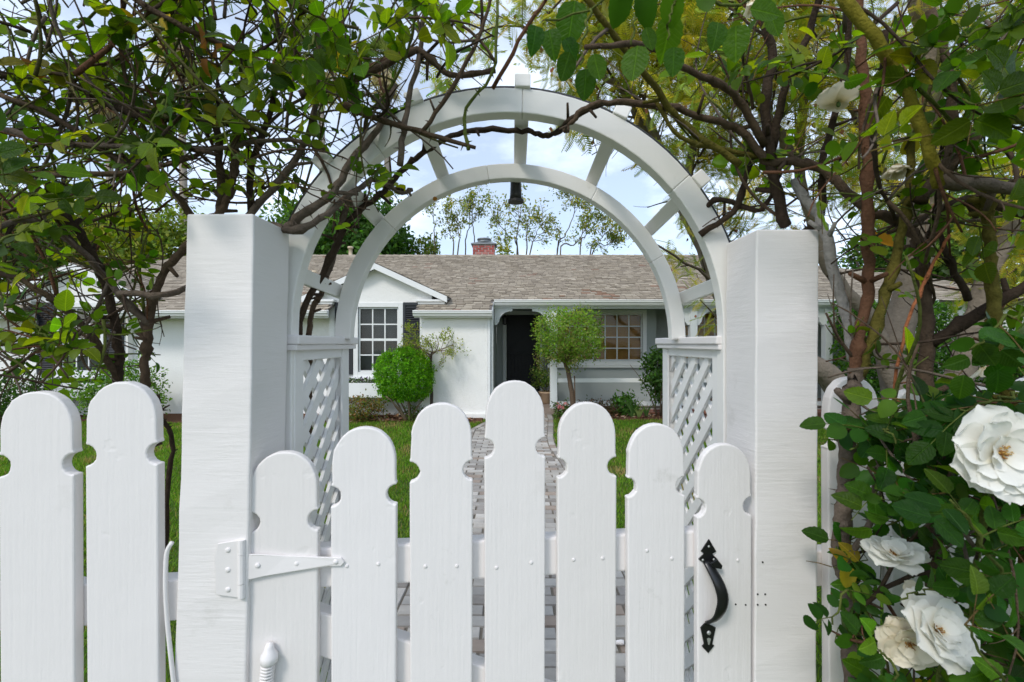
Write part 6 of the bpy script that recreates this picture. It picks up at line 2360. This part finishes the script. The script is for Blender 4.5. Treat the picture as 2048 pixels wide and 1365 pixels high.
rose_flower(right_rose, 1996, 905, .655, .066, (-0.18, -1, 0.10), 1, label='largest open white rose with brown stamens')
rose_flower(right_rose, 1872, 1262, .80, .066, (0.12, -0.75, 0.55), 2, whorls=((8, 1.0, .2), (8, .88, .5), (7, .68, .9), (5, .45, 1.3)))
rose_flower(right_rose, 1818, 1285, .84, .052, (-0.35, -0.9, -0.1), 3, col=CREAM, label='fading cream rose beside the open white rose')
rose_flower(right_rose, 1790, 1112, .88, .052, (-0.05, -0.28, 1.0), 4, whorls=((6, 1.0, .12), (6, .9, .5), (5, .7, 1.0), (4, .5, 1.5)))
rose_flower(right_rose, 1676, 205, 1.02, .046, (0.1, 0.35, 1.0), 5, col=CREAM, whorls=((6, 1.0, .55), (5, .9, .95), (4, .7, 1.4)), stamens=False)
rose_flower(right_rose, 1792, 330, .98, .034, (-0.1, -0.25, -1.0), 6, col=CREAM, whorls=((6, 1.0, 1.35), (5, .9, 1.7), (4, .7, 2.0)), stamens=False, label='closed cream rose bud hanging down')
rose_flower(right_rose, 1965, 735, .80, .026, (0.1, -0.3, -1.0), 7, col=CREAM, whorls=((4, 1.0, 1.0),), stamens=True, label='withered rose head with few petals')
rose_flower(right_rose, 1832, 1190, .86, .026, (-0.4, -0.9, 0.3), 8, col=CREAM, whorls=((3, 1.0, .8), (3, .8, 1.4)), stamens=True)
rose_flower(right_rose, 1505, 2, .95, .030, (0.1, -0.2, -1.0), 9, col=CREAM, whorls=((5, 1.0, 1.3), (4, .8, 1.7)), stamens=False)
rose_flower(left_rose, 315, 50, .98, .018, (-0.2, -0.3, -1.0), 10, col=(0.6, 0.45, 0.25), whorls=((4, 1.0, 1.4), (3, .8, 1.8)), stamens=False, label='dried tan rose hanging among the twigs')
# dry curled leaves caught in the tangle
for k, (u, v, Y, s) in enumerate(((400, 95, .98, .05), (430, 88, .99, .045), (415, 118, .98, .035), (80, 160, 1.0, .04), (875, 398, 1.33, .018), (330, 60, .97, .03))):
    V, Fc = leaf_base(6, 0.34, 0.6, 0.5, 0.1)
    me = mesh_np('dry_leaf', V, Fc, 'rose_leaf', np.tile((0.20, 0.085, 0.04) if k < 5 else (0.5, 0.36, 0.18), (len(V), 1)), smooth=True)
    place('dry_leaf', me, Matrix.Translation(at(u, v, Y)) @ Euler((rgl.random() * 6, rgl.random() * 6, rgl.random() * 6)).to_matrix().to_4x4() @ Matrix.Scale(s, 4), left_rose)

# ================================================================== SMALL THINGS ON THE GROUND
q = at(1243, 1299, 2.33)
plug = thing('cable_plug', 'small black and white cable plug lying on the paver path', 'plug', (q.x, 2.33, 0.017))
part('body', MB().tube([(q.x - 0.03, 2.33, 0.031), (q.x - 0.005, 2.33, 0.031), (q.x + 0.012, 2.33, 0.031)], [0.009, 0.013, 0.012], 10), 'paint_rail', plug, smooth=True)
part('cord', MB().tube(smooth_path([(q.x + 0.012, 2.33, 0.031), (q.x + 0.05, 2.328, 0.027), (q.x + 0.12, 2.35, 0.024), (q.x + 0.25, 2.42, 0.024), (q.x + 0.40, 2.50, 0.02)], 18), [0.008, 0.008, 0.007] + [0.0045] * 15, 7), 'black_plastic', plug, smooth=True)
q = at(1275, 872, 7.75)
stake = thing('lawn_stake', 'short black marker stake standing in the lawn before the porch', 'stake', (q.x, 7.75, 0))
part('stem', MB().tube([(q.x, 7.75, -0.02), (q.x, 7.75, 0.10)], [0.012, 0.012], 8), 'black_plastic', stake)
part('head', MB().lathe([(0.012, 0), (0.03, 0.005), (0.03, 0.02), (0.012, 0.028)], (q.x, 7.75, 0.10), 10), 'black_plastic', stake)
